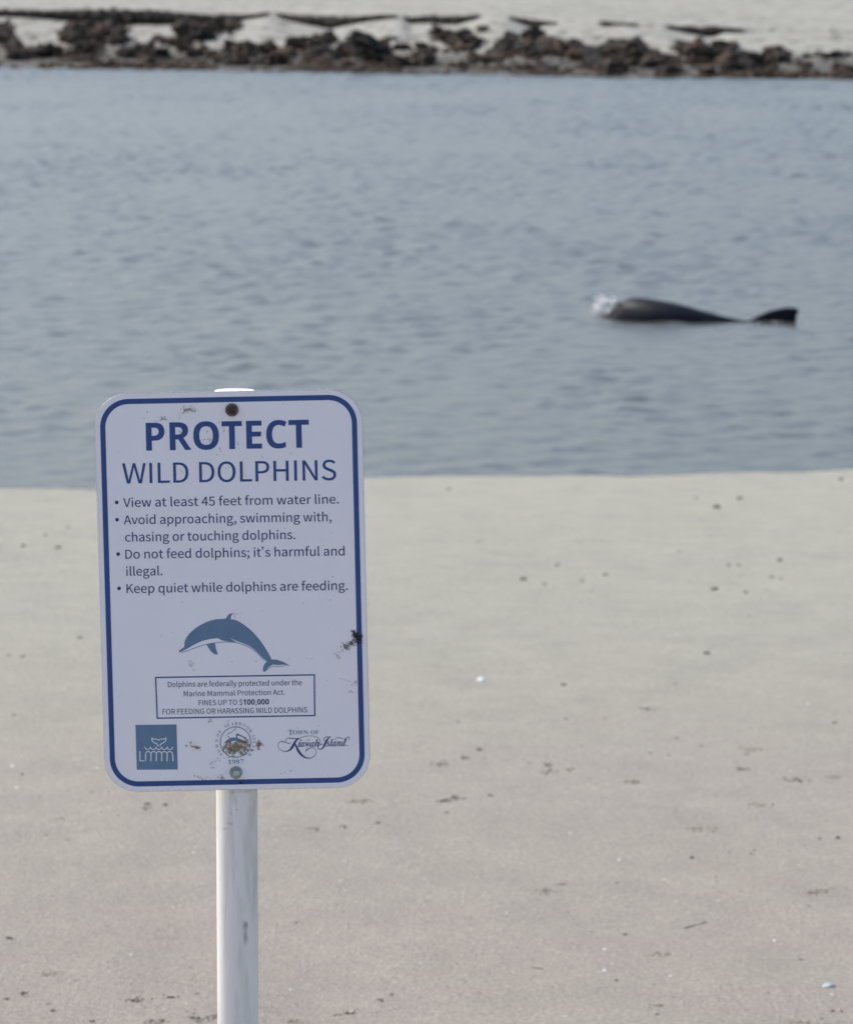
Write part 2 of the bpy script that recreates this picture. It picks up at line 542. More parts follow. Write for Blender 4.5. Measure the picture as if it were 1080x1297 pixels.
def dolphin():
    # station: photograph column, spine height over the water (m), vertical radius, depth radius
    ST = [(745, -.06, .012, .012), (748, -.05, .026, .03), (756, -.035, .035, .045), (766, -.01, .045, .06), (773, .0, .07, .09), (781, .005, .105, .12),
          (789, .015, .16, .16), (798, .02, .205, .19), (810, .015, .222, .21), (825, .0, .228, .22), (840, -.012, .222, .22), (860, -.025, .207, .20),
          (880, -.035, .175, .17), (900, -.042, .135, .13), (918, -.045, .10, .10), (933, -.05, .075, .075), (946, -.045, .06, .06),
          (963, -.02, .05, .05), (975, .0, .042, .035), (984, .01, .03, .022)]
    q = [tuple(map(float, s)) for s in ST]
    ST = []
    for i in range(len(q) - 1):
        p0, p1, p2, p3 = q[max(i - 1, 0)], q[i], q[i + 1], q[min(i + 2, len(q) - 1)]
        for k in range(4):
            t = k / 4
            ST.append(tuple(.5 * (2 * b + (c - a) * t + (2 * a - 5 * b + 4 * c - d) * t * t + (3 * b - a - 3 * c + d) * t ** 3) for a, b, c, d in zip(p0, p1, p2, p3)))
    ST.append(q[-1])
    o0 = wl(860)
    bm = bmesh.new()
    m = 24
    rings = []
    P = [wl(s[0]) for s in ST]
    for i, (px, z, rv, rh) in enumerate(ST):
        a, b = P[max(i - 1, 0)], P[min(i + 1, len(P) - 1)]
        t = (b - a).normalized()
        side = Vector((-t.y, t.x, 0))
        c = P[i] + Vector((0, 0, z)) - o0
        rings.append([bm.verts.new(c + side * (math.cos(q) * rh) + Vector((0, 0, 1)) * (math.sin(q) * rv)) for q in (k / m * 2 * math.pi for k in range(m))])
    for r0, r1 in zip(rings, rings[1:]):
        for k in range(m):
            bm.faces.new((r0[k], r0[(k + 1) % m], r1[(k + 1) % m], r1[k]))
    bm.faces.new(rings[0]); bm.faces.new(list(reversed(rings[-1])))
    def fin(outline, thick, off):
        """outline in photograph columns and metres over the water; a lens-shaped slab"""
        n = len(outline)
        base = [wl(x) - o0 + Vector((0, off * (x - outline[0][0]), z)) for x, z in outline]
        cen = sum(base, Vector()) / n
        nrm = Vector((0, 1, 0))
        loops = []
        for s_, k in ((0, 1.0), (1, .8), (1, .35)):
            pass
        def loop(sc_, o_): return [bm.verts.new(cen + (b - cen) * sc_ + nrm * o_) for b in base]
        A = [loop(.25, -thick), loop(.7, -thick * .8), loop(1.0, 0), loop(.7, thick * .8), loop(.25, thick)]
        for a, b in zip(A, A[1:]):
            for k in range(n):
                bm.faces.new((a[k], a[(k + 1) % n], b[(k + 1) % n], b[k]))
        bm.faces.new(A[0]); bm.faces.new(list(reversed(A[-1])))
    # tail fluke, standing on edge because the animal has rolled on its side
    fin([(943, -.02), (950, .035), (958, .075), (968, .11), (978, .14), (988, .158), (997, .166), (1005, .166), (1010.5, .155), (1013, .132), (1012.5, .105), (1010.5, .08), (1009.5, .05), (1010.5, .015),
         (1008, -.02), (1002, -.04), (988, -.045), (974, -.03)], .032, 0)
    fin([(980, -.02), (1000, -.02), (1008, -.06), (1014, -.16), (1008, -.20), (996, -.16), (984, -.08)], .025, 0)
    # dorsal fin, lying under water on the far side, and the lower flipper
    sv = [Vector((.02, .10, -.03)), Vector((-.22, .12, -.04)), Vector((-.02, .40, -.16)), Vector((.10, .38, -.17))]
    top = [bm.verts.new(v + Vector((0, 0, .02))) for v in sv]; bot = [bm.verts.new(v - Vector((0, 0, .02))) for v in sv]
    bm.faces.new(top); bm.faces.new(list(reversed(bot)))
    for k in range(4): bm.faces.new((top[k], bot[k], bot[(k + 1) % 4], top[(k + 1) % 4]))
    sv = [Vector((-.42, -.10, -.10)), Vector((-.28, -.12, -.12)), Vector((-.12, -.20, -.30)), Vector((-.20, -.22, -.31))]
    top = [bm.verts.new(v + Vector((0, .02, .0))) for v in sv]; bot = [bm.verts.new(v - Vector((0, .02, 0))) for v in sv]
    bm.faces.new(top); bm.faces.new(list(reversed(bot)))
    for k in range(4): bm.faces.new((top[k], bot[k], bot[(k + 1) % 4], top[(k + 1) % 4]))
    bmesh.ops.recalc_face_normals(bm, faces=bm.faces)
    me = bpy.data.meshes.new('dolphin')
    bm.to_mesh(me); bm.free()
    tmp = bpy.data.objects.new('tmp', me); COL.objects.link(tmp)
    rm = tmp.modifiers.new('r', 'REMESH'); rm.mode = 'VOXEL'; rm.voxel_size = .0115
    sm = tmp.modifiers.new('s', 'SMOOTH'); sm.factor = .6; sm.iterations = 10
    dg = bpy.context.evaluated_depsgraph_get()
    out = bpy.data.meshes.new_from_object(tmp.evaluated_get(dg))
    bpy.data.objects.remove(tmp)
    out.materials.clear()
    s = M('dolphin_skin', (.022, .024, .03), rough=.45, spec=.07)
    n = s.noise(s.pos(obj=True), 5, 4, .6)
    s.col(s.ramp(n, [(.3, (.009, .011, .016)), (.7, (.015, .018, .026))]))
    out.name = 'dolphin'
    o = link('dolphin', out, s.m, None, o0, smooth=True)
    tag(o, 'dark grey dolphin rolling at the water surface with its tail fluke raised', 'dolphin')
    eb = bmesh.new(); bmesh.ops.create_icosphere(eb, subdivisions=2, radius=.012)
    pe = wl(785) - o0
    from_bm('eye', eb, plain('dolphin_eye', (.01, .01, .012), .1), o, (pe.x, pe.y - .115, .03), True)
    return o
dolphin()

def splash():
    r = np.random.RandomState(8)
    pts, sz = [], []
    for cx_, cy_, sx, sy, n, a, b in [(757, 390, 2.6, 3, 14, .008, .034), (761, 379, 3.5, 3.2, 14, .006, .024), (767, 384, 3.2, 3, 18, .012, .036), (759, 388, 2.5, 2.5, 10, .010, .034),
                                      (778, 382.5, 1.2, 1.2, 10, .03, .05), (780, 390, 3, 3, 16, .006, .014), (770, 394, 8, 3, 30, .01, .024), (765, 385, 10, 8, 50, .003, .009), (985, 408, 20, .8, 14, .005, .01)]:
        for k in range(n):
            px, py = r.normal(cx_, sx), r.normal(cy_, sy)
            base = wl(min(max(px, 745), 1012))
            p = at_y(px, py, base.y - .17 + r.normal(0, .06))
            pts.append((p.x, p.y, max(p.z, .005))); sz.append(r.uniform(a, b))
    t = scatter_mesh('splash', np.array(pts), np.array(sz) , 9, None, squash=1.0, jitter=.25)
    s = M('splash_water', (.80, .82, .86), rough=.08, spec=.6)
    n = s.noise(s.pos(), 60, 2, .5)
    s.col(s.ramp(n, [(.3, (.62, .64, .68)), (.7, (.9, .9, .93))]))
    tr = s.n('ShaderNodeBsdfTranslucent'); tr.inputs['Color'].default_value = (1, 1, 1, 1)
    mx = s.n('ShaderNodeMixShader'); mx.inputs[0].default_value = .75
    s.l(s.b.outputs[0], mx.inputs[1]); s.l(tr.outputs[0], mx.inputs[2])
    s.l(mx.outputs[0], [n for n in s.t.nodes if n.type == 'OUTPUT_MATERIAL'][0].inputs['Surface'])
    o = link('splash', t, s.m)
    tag(o, 'white spray of water drops thrown up at the head of the dolphin', 'splash', kind='stuff')
splash()

